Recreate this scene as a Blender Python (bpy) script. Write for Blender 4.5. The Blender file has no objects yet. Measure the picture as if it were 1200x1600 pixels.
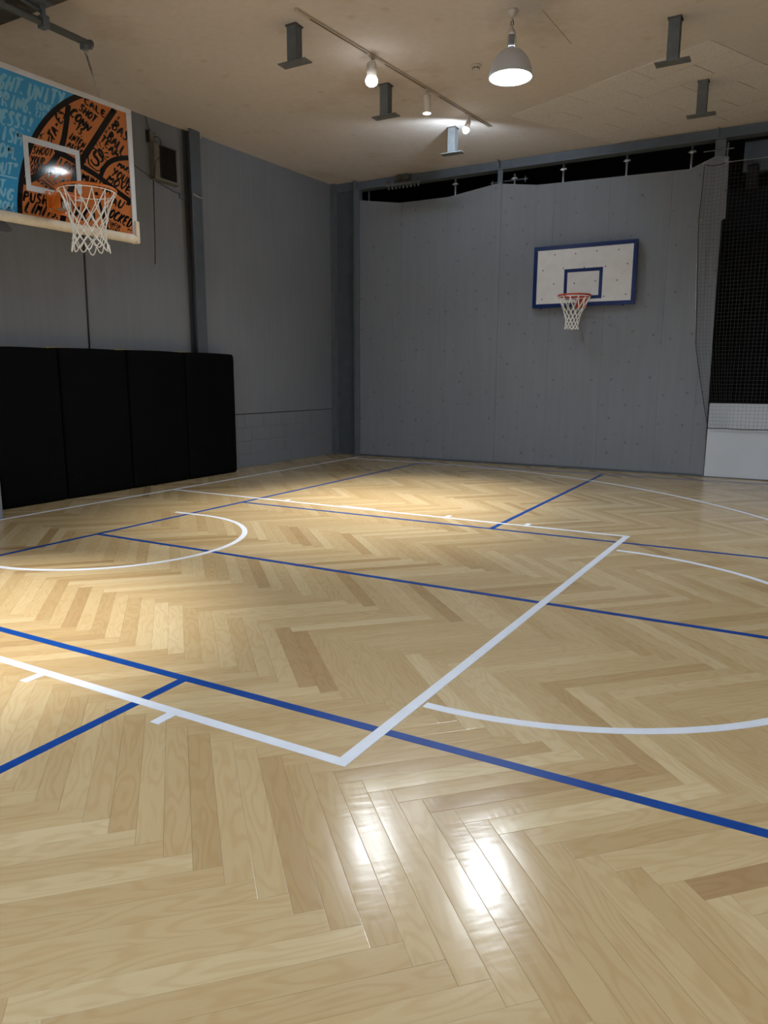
import bpy, math, random
from math import sin, cos, pi, radians as R
from mathutils import Vector, Matrix
random.seed(7)
S = bpy.context.scene
COL = S.collection

# ------------------------------------------------------------------ camera
CAM = (6.8624, -4.3787, 1.3870)
YAW, PITCH, ROLL, FPX = 2.0768808918, -0.1807919439, 0.0036432623, 1131.645
def cam_axes():
    cy, sy, cp, sp = cos(YAW), sin(YAW), cos(PITCH), sin(PITCH)
    f = Vector((cy*cp, sy*cp, sp)); r = Vector((sy, -cy, 0)); u = r.cross(f)
    c, s = cos(ROLL), sin(ROLL)
    return c*r + s*u, -s*r + c*u, f
cr, cu, cf = cam_axes()
cd = bpy.data.cameras.new('camera')
cd.sensor_fit = 'HORIZONTAL'; cd.sensor_width = 36.0; cd.lens = FPX/1200*36
cd.clip_start = 0.05; cd.clip_end = 100
cam = bpy.data.objects.new('camera', cd); COL.objects.link(cam)
m = Matrix((cr, cu, -cf)).transposed().to_4x4(); m.translation = Vector(CAM)
cam.matrix_world = m
S.camera = cam

# ------------------------------------------------------------------ world, lights, exposure
W = bpy.data.worlds.new('world'); S.world = W; W.use_nodes = True
W.node_tree.nodes['Background'].inputs[0].default_value = (0.75, 0.85, 1.0, 1)
W.node_tree.nodes['Background'].inputs[1].default_value = 0.02
S.view_settings.view_transform = 'Standard'; S.view_settings.look = 'None'
S.view_settings.gamma = 1.0; S.view_settings.use_curve_mapping = False
S.view_settings.exposure = 0.22
COOL = (0.86, 0.93, 1.0); NEUT = (1.0, 0.95, 0.86); WARM = (1.0, 0.86, 0.66)
P_PEND = 60.0        # the bell pendant in view
P_BACK = 54.0         # bell pendants behind the camera
P_POOL = 930.0        # narrow track spots that make the floor pools
P_BULB = 58.0         # tilted lamp by the ceiling post
P_FILL = 330.0         # cool fill light behind added, unseen glazing at the near end
def lamp(name, kind, loc, power, color, aim=None, size=0.1, angle=60, blend=0.6, spread=None):
    d = bpy.data.lights.new(name, kind); d.energy = power; d.color = color
    if kind == 'AREA':
        d.shape = 'DISK'; d.size = size
        if spread: d.spread = R(spread)
    else: d.shadow_soft_size = size
    if kind == 'SPOT': d.spot_size = R(angle); d.spot_blend = blend
    o = bpy.data.objects.new(name, d); COL.objects.link(o); o.location = loc
    if aim is not None:
        o.rotation_euler = (Vector(aim)-Vector(loc)).to_track_quat('-Z', 'Y').to_euler()
    return o

# ------------------------------------------------------------------ helpers
# the ceiling falls gently towards the near end of the hall
SLOPE, YB = .028, 7.17
SH = [None]
def drop(y): return SLOPE*(YB-y)
class MB:
    def __init__(s): s.v = []; s.f = []; s.uv = []; s.sm = []
    def quad(s, *p, smooth=False):
        n = len(s.v); s.v += [tuple(q) for q in p]; s.f.append(tuple(range(n, n+len(p)))); s.sm.append(smooth)
    def box(s, x0, x1, y0, y1, z0, z1, M=None):
        n = len(s.v)
        P = [(x, y, z) for z in (z0, z1) for x, y in ((x0, y0), (x1, y0), (x1, y1), (x0, y1))]
        if M: P = [tuple(M @ Vector(p)) for p in P]
        s.v += P
        for a in ((3,2,1,0),(4,5,6,7),(0,1,5,4),(1,2,6,5),(2,3,7,6),(3,0,4,7)):
            s.f.append(tuple(n+i for i in a)); s.sm.append(False)
        return s
    def prism(s, poly, z0, z1, frame=None):
        """polygon (a,b) pairs extruded z0..z1; frame maps (a,b,c) to xyz"""
        fr = frame or (lambda a, b, c: (a, b, c))
        n = len(s.v); k = len(poly)
        s.v += [fr(a, b, z0) for a, b in poly] + [fr(a, b, z1) for a, b in poly]
        s.f.append(tuple(n+i for i in reversed(range(k)))); s.sm.append(False)
        s.f.append(tuple(n+k+i for i in range(k))); s.sm.append(False)
        for i in range(k):
            j = (i+1) % k; s.f.append((n+i, n+j, n+k+j, n+k+i)); s.sm.append(False)
        return s
    def tube(s, pts, r, n=8, closed=False, caps=True):
        pts = [Vector(p) for p in pts]; N = len(pts); base = len(s.v)
        rr = r if isinstance(r, (list, tuple)) else [r]*N
        up = None
        for i, p in enumerate(pts):
            a = pts[(i-1) % N] if (closed or i > 0) else p
            b = pts[(i+1) % N] if (closed or i < N-1) else p
            t = (b-a).normalized()
            if up is None:
                up = Vector((0, 0, 1)) if abs(t.z) < .9 else Vector((1, 0, 0))
            sx = t.cross(up).normalized(); up = sx.cross(t).normalized()
            for k in range(n):
                an = 2*pi*k/n; s.v.append(tuple(p + rr[i]*(cos(an)*sx + sin(an)*up)))
        for i in range(N if closed else N-1):
            j = (i+1) % N
            for k in range(n):
                l = (k+1) % n
                s.f.append((base+i*n+k, base+i*n+l, base+j*n+l, base+j*n+k)); s.sm.append(n > 4)
        if caps and not closed:
            s.f.append(tuple(base+k for k in reversed(range(n)))); s.sm.append(False)
            s.f.append(tuple(base+(N-1)*n+k for k in range(n))); s.sm.append(False)
        return s
    def lathe(s, prof, c=(0,0,0), n=32, M=None):
        """prof (r,z) list; revolve round z"""
        base = len(s.v)
        for r, z in prof:
            for k in range(n):
                a = 2*pi*k/n; p = Vector((r*cos(a), r*sin(a), z))
                if M: p = M @ p
                s.v.append(tuple(p + Vector(c)))
        for i in range(len(prof)-1):
            for k in range(n):
                l = (k+1) % n
                s.f.append((base+i*n+k, base+i*n+l, base+(i+1)*n+l, base+(i+1)*n+k)); s.sm.append(True)
        if prof[0][0] > 1e-4: s.f.append(tuple(base+k for k in reversed(range(n)))); s.sm.append(False)
        if prof[-1][0] > 1e-4: s.f.append(tuple(base+(len(prof)-1)*n+k for k in range(n))); s.sm.append(False)
        return s
    def shell(s, prof, c=(0,0,0), n=32):
        base = len(s.v)
        for r, z in prof:
            for k in range(n):
                a = 2*pi*k/n; s.v.append((c[0]+r*cos(a), c[1]+r*sin(a), c[2]+z))
        for i in range(len(prof)-1):
            for k in range(n):
                l = (k+1) % n
                s.f.append((base+i*n+k, base+i*n+l, base+(i+1)*n+l, base+(i+1)*n+k)); s.sm.append(True)
        return s
    def build(s, name, mat, parent=None, bevel=0, seg=2, label=None, kind=None):
        me = bpy.data.meshes.new(name)
        off = Vector((0, 0, 0))
        if parent is not None: off = world_loc(parent)
        if SH[0] == 'follow': s.v = [(a, b, c-drop(b)) for a, b, c in s.v]      # follow the ceiling's fall
        elif SH[0] == 'board': s.v = [(a, b, c-SLOPE*(.89-b)) for a, b, c in s.v]   # printed board hangs slightly out of level
        elif SH[0] is not None: s.v = [(a, b, c-drop(SH[0])) for a, b, c in s.v]
        me.from_pydata([tuple(Vector(v)-off) for v in s.v], [], s.f)
        me.polygons.foreach_set('use_smooth', s.sm)
        if s.uv:
            for lname, data in s.uv:
                l = me.uv_layers.new(name=lname); l.data.foreach_set('uv', data)
        me.update()
        me.materials.append(mat)
        o = bpy.data.objects.new(name, me); COL.objects.link(o)
        if parent is not None: o.parent = parent
        if bevel:
            b = o.modifiers.new('bevel', 'BEVEL'); b.width = bevel; b.segments = seg; b.limit_method = 'ANGLE'
        if label: o['label'] = label
        if kind: o['kind'] = kind
        return o
def world_loc(o):
    l = Vector(o.location); p = o.parent
    while p is not None: l += Vector(p.location); p = p.parent
    return l
def thing(name, loc, label, cat, group=None):
    o = bpy.data.objects.new(name, None); COL.objects.link(o); o.location = loc
    o.empty_display_size = .1
    o['label'] = label; o['category'] = cat
    if group: o['group'] = group
    return o
def tag(o, label, cat, group=None):
    o['label'] = label; o['category'] = cat
    if group: o['group'] = group
    return o
def copy_tree(o, parent=None):
    c = o.copy(); COL.objects.link(c); c.parent = parent
    for ch in list(o.children): copy_tree(ch, c)
    return c
def clip_poly(poly, a, b, c):
    """keep a*x+b*y<=c"""
    out = []
    for i in range(len(poly)):
        p, q = poly[i], poly[(i+1) % len(poly)]
        dp, dq = a*p[0]+b*p[1]-c, a*q[0]+b*q[1]-c
        if dp <= 0: out.append(p)
        if (dp < 0 < dq) or (dq < 0 < dp):
            t = dp/(dp-dq); out.append((p[0]+t*(q[0]-p[0]), p[1]+t*(q[1]-p[1])))
    return out

# ------------------------------------------------------------------ materials
def mat(name, col, rough=.6, metal=0.0, spec=.5, var=0.0, vscale=3.0, bump=0.0, bscale=40.0, emit=None, coat=0.0):
    m = bpy.data.materials.new(name); m.use_nodes = True; nt = m.node_tree; N = nt.nodes; L = nt.links
    b = N['Principled BSDF']; b.inputs['Base Color'].default_value = (*col, 1)
    b.inputs['Roughness'].default_value = rough; b.inputs['Metallic'].default_value = metal
    b.inputs['Specular IOR Level'].default_value = spec; b.inputs['Coat Weight'].default_value = coat
    tc = N.new('ShaderNodeTexCoord')
    if var:
        n = N.new('ShaderNodeTexNoise'); n.inputs['Scale'].default_value = vscale; n.inputs['Detail'].default_value = 6
        L.new(tc.outputs['Object'], n.inputs['Vector'])
        mr = N.new('ShaderNodeMapRange'); mr.inputs[1].default_value = .3; mr.inputs[2].default_value = .7
        mr.inputs[3].default_value = 1-var; mr.inputs[4].default_value = 1+var
        L.new(n.outputs[0], mr.inputs[0])
        mx = N.new('ShaderNodeVectorMath'); mx.operation = 'SCALE'; mx.inputs[0].default_value = col
        L.new(mr.outputs[0], mx.inputs['Scale']); L.new(mx.outputs[0], b.inputs['Base Color'])
    if bump:
        n2 = N.new('ShaderNodeTexNoise'); n2.inputs['Scale'].default_value = bscale; n2.inputs['Detail'].default_value = 4
        L.new(tc.outputs['Object'], n2.inputs['Vector'])
        bp = N.new('ShaderNodeBump'); bp.inputs['Strength'].default_value = 1.0; bp.inputs['Distance'].default_value = bump
        L.new(n2.outputs[0], bp.inputs['Height']); L.new(bp.outputs[0], b.inputs['Normal'])
    if emit:
        b.inputs['Emission Color'].default_value = (*emit[0], 1); b.inputs['Emission Strength'].default_value = emit[1]
    return m
def srgb(r, g, b):
    f = lambda c: ((c/255+.055)/1.055)**2.4 if c/255 > .04045 else c/255/12.92
    return (f(r), f(g), f(b))

def wood_mat():
    m = bpy.data.materials.new('beech_plank_lacquered'); m.use_nodes = True; nt = m.node_tree; N = nt.nodes; L = nt.links
    b = N['Principled BSDF']
    uv = N.new('ShaderNodeUVMap'); uv.uv_map = 'grain'
    lo = N.new('ShaderNodeUVMap'); lo.uv_map = 'local'
    to = N.new('ShaderNodeUVMap'); to.uv_map = 'tone'
    sep = N.new('ShaderNodeSeparateXYZ'); L.new(to.outputs[0], sep.inputs[0])
    # cathedral grain: contour lines of a stretched noise
    mp = N.new('ShaderNodeMapping'); mp.inputs['Scale'].default_value = (1.3, 6.5, 1); L.new(uv.outputs[0], mp.inputs[0])
    n1 = N.new('ShaderNodeTexNoise'); n1.inputs['Scale'].default_value = 1.6; n1.inputs['Detail'].default_value = 1.6; n1.inputs['Roughness'].default_value = .45
    L.new(mp.outputs[0], n1.inputs['Vector'])
    mu = N.new('ShaderNodeMath'); mu.operation = 'MULTIPLY'; mu.inputs[1].default_value = 60; L.new(n1.outputs[0], mu.inputs[0])
    si = N.new('ShaderNodeMath'); si.operation = 'SINE'; L.new(mu.outputs[0], si.inputs[0])
    po = N.new('ShaderNodeMapRange'); po.inputs[1].default_value = -.2; po.inputs[2].default_value = 1; po.inputs[3].default_value = 0; po.inputs[4].default_value = 1
    L.new(si.outputs[0], po.inputs[0])
    # fine pores
    mp2 = N.new('ShaderNodeMapping'); mp2.inputs['Scale'].default_value = (14, 260, 1); L.new(uv.outputs[0], mp2.inputs[0])
    n2 = N.new('ShaderNodeTexNoise'); n2.inputs['Scale'].default_value = 1.0; n2.inputs['Detail'].default_value = 3; L.new(mp2.outputs[0], n2.inputs['Vector'])
    # broad blotch
    mp3 = N.new('ShaderNodeMapping'); mp3.inputs['Scale'].default_value = (2.5, 14, 1); L.new(uv.outputs[0], mp3.inputs[0])
    n3 = N.new('ShaderNodeTexNoise'); n3.inputs['Scale'].default_value = 1.0; n3.inputs['Detail'].default_value = 2; L.new(mp3.outputs[0], n3.inputs['Vector'])
    ramp = N.new('ShaderNodeValToRGB'); e = ramp.color_ramp.elements
    e[0].position = 0; e[0].color = (*WOOD[0], 1); e[1].position = 1; e[1].color = (*WOOD[3], 1)
    x = e.new(.25); x.color = (*WOOD[1], 1); x = e.new(.7); x.color = (*WOOD[2], 1)
    L.new(sep.outputs[0], ramp.inputs[0])
    def mix(fac, a, bcol, fs):
        mm = N.new('ShaderNodeMix'); mm.data_type = 'RGBA'; mm.blend_type = 'MULTIPLY'
        k = N.new('ShaderNodeMath'); k.operation = 'MULTIPLY'; k.inputs[1].default_value = fs; L.new(fac, k.inputs[0])
        L.new(k.outputs[0], mm.inputs[0]); L.new(a, mm.inputs[6]); mm.inputs[7].default_value = (*bcol, 1); return mm.outputs[2]
    c = mix(po.outputs[0], ramp.outputs[0], (.80, .68, .52), .30)
    c = mix(n3.outputs[0], c, (.84, .74, .62), .55)
    c = mix(n2.outputs[0], c, (.80, .70, .58), .42)
    L.new(c, b.inputs['Base Color'])
    # gloss: lacquer with slight patchiness
    mr = N.new('ShaderNodeMapRange'); mr.inputs[3].default_value = .14; mr.inputs[4].default_value = .25; L.new(n3.outputs[0], mr.inputs[0])
    L.new(mr.outputs[0], b.inputs['Roughness']); b.inputs['IOR'].default_value = 1.5
    # relief: crowned board, cross ripples from sanding, pores
    sl = N.new('ShaderNodeSeparateXYZ'); L.new(lo.outputs[0], sl.inputs[0])
    v2 = N.new('ShaderNodeMath'); v2.operation = 'MULTIPLY'; L.new(sl.outputs[1], v2.inputs[0]); L.new(sl.outputs[1], v2.inputs[1])
    v3 = N.new('ShaderNodeMath'); v3.operation = 'MULTIPLY'; v3.inputs[1].default_value = -CROWN; L.new(v2.outputs[0], v3.inputs[0])
    mp4 = N.new('ShaderNodeMapping'); mp4.inputs['Scale'].default_value = (38, 9, 1); L.new(uv.outputs[0], mp4.inputs[0])
    n4 = N.new('ShaderNodeTexNoise'); n4.inputs['Scale'].default_value = 1.0; n4.inputs['Detail'].default_value = 1; L.new(mp4.outputs[0], n4.inputs['Vector'])
    a4 = N.new('ShaderNodeMath'); a4.operation = 'MULTIPLY_ADD'; a4.inputs[1].default_value = .0004; L.new(n4.outputs[0], a4.inputs[0]); L.new(v3.outputs[0], a4.inputs[2])
    a5 = N.new('ShaderNodeMath'); a5.operation = 'MULTIPLY_ADD'; a5.inputs[1].default_value = .00002; L.new(n2.outputs[0], a5.inputs[0]); L.new(a4.outputs[0], a5.inputs[2])
    bp = N.new('ShaderNodeBump'); bp.inputs['Strength'].default_value = 1; bp.inputs['Distance'].default_value = 1.0
    L.new(a5.outputs[0], bp.inputs['Height']); L.new(bp.outputs[0], b.inputs['Normal'])
    return m
CROWN = .00022
WOOD = [(.335,.228,.12), (.435,.33,.18), (.50,.40,.235), (.57,.485,.31)]
M_WOOD = wood_mat()
M_GAP = mat('dark_joint', (.10, .06, .03), .8)
M_WHITE = mat('white_line_paint', (.58, .62, .70), .4, spec=.3, var=.05, vscale=9)
M_BLUE = mat('blue_line_paint', (.003, .043, .225), .38, spec=.2, var=.12, vscale=12)
def concrete_mat(name, col, specks=True, stains=False, rough=.75, streak=.06):
    m = bpy.data.materials.new(name); m.use_nodes = True; nt = m.node_tree; N = nt.nodes; L = nt.links
    b = N['Principled BSDF']; b.inputs['Roughness'].default_value = rough; b.inputs['Specular IOR Level'].default_value = .35
    g = N.new('ShaderNodeNewGeometry')
    n = N.new('ShaderNodeTexNoise'); n.inputs['Scale'].default_value = .8; n.inputs['Detail'].default_value = 8; L.new(g.outputs['Position'], n.inputs['Vector'])
    mp = N.new('ShaderNodeMapping'); mp.inputs['Scale'].default_value = (9, 9, .6); L.new(g.outputs['Position'], mp.inputs[0])
    n2 = N.new('ShaderNodeTexNoise'); n2.inputs['Scale'].default_value = 1.5; n2.inputs['Detail'].default_value = 4; L.new(mp.outputs[0], n2.inputs['Vector'])
    ad = N.new('ShaderNodeMath'); ad.operation = 'ADD'; L.new(n.outputs[0], ad.inputs[0]); L.new(n2.outputs[0], ad.inputs[1])
    mr = N.new('ShaderNodeMapRange'); mr.inputs[1].default_value = .7; mr.inputs[2].default_value = 1.3; mr.inputs[3].default_value = 1-streak; mr.inputs[4].default_value = 1+streak
    L.new(ad.outputs[0], mr.inputs[0])
    sc = N.new('ShaderNodeVectorMath'); sc.operation = 'SCALE'; sc.inputs[0].default_value = col; L.new(mr.outputs[0], sc.inputs['Scale'])
    out = sc.outputs[0]
    def darken(fac, tint, out):
        mm = N.new('ShaderNodeMix'); mm.data_type = 'RGBA'; mm.blend_type = 'MULTIPLY'
        L.new(fac, mm.inputs[0]); L.new(out, mm.inputs[6]); mm.inputs[7].default_value = (*tint, 1); return mm.outputs[2]
    if specks:
        vo = N.new('ShaderNodeTexVoronoi'); vo.voronoi_dimensions = '2D'; vo.inputs['Scale'].default_value = 3.6
        mp3 = N.new('ShaderNodeMapping'); mp3.inputs['Rotation'].default_value = (R(-90), 0, 0); L.new(g.outputs['Position'], mp3.inputs[0]); L.new(mp3.outputs[0], vo.inputs['Vector'])
        r3 = N.new('ShaderNodeMapRange'); r3.inputs[1].default_value = .03; r3.inputs[2].default_value = .095; r3.inputs[3].default_value = .75; r3.inputs[4].default_value = 0
        sx = N.new('ShaderNodeSeparateColor'); L.new(vo.outputs['Color'], sx.inputs[0])
        mm2 = N.new('ShaderNodeMath'); mm2.operation = 'MULTIPLY'
        L.new(vo.outputs['Distance'], r3.inputs[0]); L.new(r3.outputs[0], mm2.inputs[0]); L.new(sx.outputs[0], mm2.inputs[1]); out = darken(mm2.outputs[0], (.45, .47, .5), out)
    if stains:
        n5 = N.new('ShaderNodeTexNoise'); n5.inputs['Scale'].default_value = .75; n5.inputs['Detail'].default_value = 5; n5.inputs['Roughness'].default_value = .6
        L.new(g.outputs['Position'], n5.inputs['Vector'])
        r5 = N.new('ShaderNodeMapRange'); r5.inputs[1].default_value = .56; r5.inputs[2].default_value = .66; r5.inputs[3].default_value = 0; r5.inputs[4].default_value = .5
        L.new(n5.outputs[0], r5.inputs[0]); out = darken(r5.outputs[0], (.78, .70, .60), out)
        vo = N.new('ShaderNodeTexVoronoi'); vo.voronoi_dimensions = '2D'; vo.inputs['Scale'].default_value = 1.3; L.new(g.outputs['Position'], vo.inputs['Vector'])
        r3 = N.new('ShaderNodeMapRange'); r3.inputs[1].default_value = .03; r3.inputs[2].default_value = .07; r3.inputs[3].default_value = .3; r3.inputs[4].default_value = 0
        L.new(vo.outputs['Distance'], r3.inputs[0]); out = darken(r3.outputs[0], (.70, .58, .38), out)
    L.new(out, b.inputs['Base Color'])
    n6 = N.new('ShaderNodeTexNoise'); n6.inputs['Scale'].default_value = 14; n6.inputs['Detail'].default_value = 6; L.new(g.outputs['Position'], n6.inputs['Vector'])
    bp = N.new('ShaderNodeBump'); bp.inputs['Distance'].default_value = .004; bp.inputs['Strength'].default_value = .6
    L.new(n6.outputs[0], bp.inputs['Height']); L.new(bp.outputs[0], b.inputs['Normal'])
    return m
GREY = (.192, .203, .226)
M_WALL = concrete_mat('grey_painted_concrete', GREY)
M_LWALL = concrete_mat('grey_painted_board_wall', GREY, specks=False)
M_CEIL = concrete_mat('cream_ceiling_paint', (.62, .56, .515), specks=False, stains=True, rough=.9, streak=.05)
M_STEEL = mat('dark_grey_painted_steel', (.070, .082, .098), .55, var=.12, vscale=5)
M_STEEL2 = mat('mid_grey_painted_steel', (.112, .130, .152), .5, var=.1, vscale=5)
M_GALV = mat('galvanised_steel', (.45, .46, .47), .4, metal=.8, var=.1)
M_POST = mat('grey_primer_post', (.115, .125, .13), .6, var=.15, vscale=12)
M_UNLITROOM = mat('unlit_room_dark', (.006, .007, .010), .8, var=.3)  # near-black colour stands in for the darkness of the unlit room
M_VINYL = mat('black_vinyl', (.0022, .0024, .003), .7, var=.2, vscale=4, bump=.004, bscale=3, spec=.06)
M_PLY = mat('bare_plywood_edge', srgb(190, 160, 95), .8, var=.2, vscale=20)
M_HALF = mat('white_painted_half_wall', (.54, .57, .61), .6, var=.03, vscale=2)
M_TRACK = mat('cream_track_plastic', srgb(190, 178, 160), .5)
M_SLOT = mat('track_slot_black', (.01, .01, .01), .6)
M_LAMPW = mat('lamp_body_white', srgb(200, 192, 182), .4)
M_SHADE = mat('spun_aluminium_shade', (.60, .61, .64), .38, metal=.35, var=.04)
M_REFL = mat('glowing_inner_reflector', (.8, .88, .9), .3, emit=((.45, .85, 1.0), 1.2))  # cyan glow inside the shade put into the reflector's own emission
M_LED = mat('lit_lamp_face', (1, 1, 1), .4, emit=((.93, .97, 1.0), 14))
M_BULB = mat('lit_spot_bulb', (1, 1, 1), .4, emit=((.93, .95, 1.0), 16))
M_BULB2 = mat('lit_small_bulb', (1, 1, 1), .4, emit=((.93, .95, 1.0), 9))
M_ORANGE = mat('orange_hoop_paint', srgb(205, 110, 35), .35, var=.08, vscale=20)
M_RED = mat('red_orange_rim_paint', srgb(196, 66, 38), .35, var=.1, vscale=20)
M_CORD = mat('white_nylon_cord', (.90, .88, .84), .8, bump=.001, bscale=300)
M_BDBLUE = mat('backboard_cyan_print', srgb(50, 145, 198), .06, var=.05, vscale=3)
M_LTBLUE = mat('pale_blue_brush_lettering', srgb(116, 178, 208), .4)
M_BDOR = mat('backboard_orange_print', srgb(186, 112, 64), .05, spec=.35, var=.05, vscale=3)
M_BLK = mat('black_print', (.006, .006, .008), .08, spec=.3)
M_PINK = mat('pink_print', srgb(190, 90, 90), .4)
M_FRAMEW = mat('white_backboard_frame', (.60, .60, .62), .45, var=.05, vscale=6)
M_TARGET = mat('translucent_white_tape', (.52, .55, .58), .4, var=.04, vscale=9)
M_PADC = mat('cream_edge_padding', srgb(214, 200, 176), .6, var=.08, vscale=14, bump=.002, bscale=20)
M_BB = mat('white_painted_backboard', (.62, .60, .58), .5, var=.05, vscale=8)
M_BBBL = mat('royal_blue_frame_paint', (.005, .020, .105), .28, spec=.3, var=.15, vscale=18, bump=.002, bscale=60)
M_DOT = mat('small_bolt_dark', (.02, .02, .03), .5)
M_NET = mat('dark_net_cord', (.085, .088, .09), .8)
M_ROPE = mat('black_net_rope', (.012, .013, .018), .8)
M_TILE = None
M_GLASS = mat('clear_glass', (1, 1, 1), .0); M_GLASS.node_tree.nodes['Principled BSDF'].inputs['Transmission Weight'].default_value = 1
M_RUST = mat('rusty_dark_steel', (.07, .065, .058), .7, var=.35, vscale=9, bump=.002)
M_CABLE = mat('black_cable', (.02, .02, .02), .6)
M_VENTW = mat('grubby_white_vent_frame', srgb(104, 99, 90), .6, var=.2, vscale=15)
M_VENTD = mat('dark_dusty_louvre', (.022, .018, .014), .8, var=.4, vscale=30)

def tile_mat():
    m = bpy.data.materials.new('acoustic_tile_fissured'); m.use_nodes = True; nt = m.node_tree; N = nt.nodes; L = nt.links
    b = N['Principled BSDF']; b.inputs['Roughness'].default_value = .95
    g = N.new('ShaderNodeNewGeometry')
    n = N.new('ShaderNodeTexNoise'); n.inputs['Scale'].default_value = 55; n.inputs['Detail'].default_value = 3; n.inputs['Distortion'].default_value = 1.5
    L.new(g.outputs['Position'], n.inputs['Vector'])
    r = N.new('ShaderNodeMapRange'); r.inputs[1].default_value = .38; r.inputs[2].default_value = .5; r.inputs[3].default_value = .78; r.inputs[4].default_value = 1
    L.new(n.outputs[0], r.inputs[0])
    s = N.new('ShaderNodeVectorMath'); s.operation = 'SCALE'; s.inputs[0].default_value = (.72, .67, .63); L.new(r.outputs[0], s.inputs['Scale'])
    L.new(s.outputs[0], b.inputs['Base Color'])
    bp = N.new('ShaderNodeBump'); bp.inputs['Distance'].default_value = .002; L.new(r.outputs[0], bp.inputs['Height']); L.new(bp.outputs[0], b.inputs['Normal'])
    return m
M_TILE = tile_mat()

# ------------------------------------------------------------------ room shell
XL, XR, YF, ZC = -0.65, 12.0, -9.0, 4.80
def struct(mb, name, m_, **k):
    o = mb.build(name, m_, **k); o['kind'] = 'structure'; return o
floor = struct(MB().box(XL-.3, XR+.3, YF-.3, 11.2, -.20, -.006), 'floor', M_GAP)
SH[0] = 'follow'
ceiling = struct(MB().box(XL-.3, XR+.3, YF-.3, YB+.33, ZC, ZC+.25), 'ceiling', M_CEIL)
SH[0] = None
def side_wall(x0, x1, z0, y1=YB+.33):
    p = [(YF-.3, z0), (y1, z0), (y1, ZC-drop(YB+.33)), (YB+.33, ZC-drop(YB+.33)), (YF-.3, ZC-drop(YF-.3))]
    if y1 == YB+.33: p.pop(2)
    return MB().prism(p, x0, x1, lambda a, b, c: (c, a, b))
wall_left = struct(side_wall(XL-.3, XL, .842), 'wall_left', M_LWALL)
MB().box(XL-.3, XL-.012, YF-.3, YB+.33, -.006, .842).build('lower_wall', M_LWALL, wall_left)
zf = ZC-drop(YF)
wall_front = struct(MB().box(XL, 3.2, YF-.3, YF, -.006, zf).box(9.2, XR, YF-.3, YF, -.006, zf).box(3.2, 9.2, YF-.3, YF, 2.7, zf), 'wall_front', M_LWALL)
wall_right = struct(side_wall(XR, XR+.3, -.006), 'wall_right', M_LWALL)
struct(MB().box(XR, XR+.3, YB+.33, 11.2, -.006, ZC), 'wall_far_right', M_UNLITROOM)
# unseen glazing added behind the camera so cool fill light can enter
win = struct(MB().box(3.2, 9.2, YF-.10, YF-.04, 0, .06).box(3.2, 9.2, YF-.10, YF-.04, 2.64, 2.7), 'fill_glazing_1', M_STEEL)
for i in range(7): MB().box(3.2+i*.99, 3.26+i*.99, YF-.10, YF-.04, .06, 2.64).build('mullion', M_STEEL, win)
for i in range(6): MB().box(3.26+i*.99, 3.2+(i+1)*.99, YF-.075, YF-.065, .06, 2.64).build('pane', M_GLASS, win)

# lower left wall: courses of grey painted blocks, each a part
y0s = [4.02, 4.30, 3.90, 4.18]
for row in range(4):
    z0, z1 = .002+row*.2095, .002+row*.2095+.2055
    y = y0s[row]
    while y < YB-.02:
        w = random.choice([.455, .455, .46]); y1 = min(y+w, YB-.01)
        d = random.uniform(.0005, .003)
        MB().box(XL-.012, XL-.001+d-.002, y+.002, y1-.002, z0, z1).build('block', M_LWALL, wall_left)
        y += w
MB().box(XL-.004, XL+.0015, YF, YB-.02, .838, .850).build('shadow_gap_strip', M_CABLE, wall_left)  # dark strip stands in for the shadow gap above the blocks
MB().box(XL-.012, XL-.002, YF, 3.88, 0, .836).build('block_course', M_LWALL, wall_left)

# back wall: tall grey panels with a stepped top edge, each a part
top = [(-.05, 4.473), (.75, 4.345), (1.64, 4.34), (2.47, 4.447), (2.57, 4.437), (3.15, 4.35), (5.338, 4.303), (5.672, 4.434), (5.83, 4.40)]
def top_z(x):
    for (a, b), (c, d) in zip(top, top[1:]):
        if a <= x <= c: return b+(d-b)*(x-a)/(c-a)
    return top[-1][1]
wall_back = struct(MB().prism([(-.05, 0.0)] + [(5.80, 0.0)] + [(x, z-.004) for x, z in reversed(top)], 0, .13,
                   lambda a, b, c: (min(a, 5.80), YB+.008+c, b)), 'wall_back', M_STEEL2)
edges = [-.05, .79, 1.64, 2.478, 2.572, 3.42, 4.26, 5.12, 5.645]
for x0, x1 in zip(edges, edges[1:]):
    if x1-x0 < .2:
        MB().box(x0+.002, x1-.002, YB-.006, YB+.008, 0, top_z(x0)).build('cover_strip', M_LWALL, wall_back); continue
    xs = [x0+.0012] + [x for x, _ in top if x0+.01 < x < x1-.01] + [x1-.0012]
    poly = [(x0+.0012, .03), (x1-.0012, .03)] + [(x, top_z(x)) for x in reversed(xs)]
    d = random.uniform(0, .0015)
    MB().prism(poly, -d, .008, lambda a, b, c: (a, YB+c, b)).build('panel', M_WALL, wall_back)
# last panel with the notched free edge
poly = [(5.6462, .03), (5.838, .03), (5.79, 3.573), (5.845, 3.60), (5.83, 4.40), (5.672, 4.434), (5.6462, 4.424)]
MB().prism(poly, 0, .03, lambda a, b, c: (a, YB+c, b)).build('panel', M_WALL, wall_back)
MB().box(5.60, 5.835, YB-.004, YB, .0, .11).build('panel', M_LWALL, wall_back)
struct(MB().box(-.05, 5.82, YB-.022, YB-.001, 0, .03), 'baseboard_back', M_STEEL)
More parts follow.
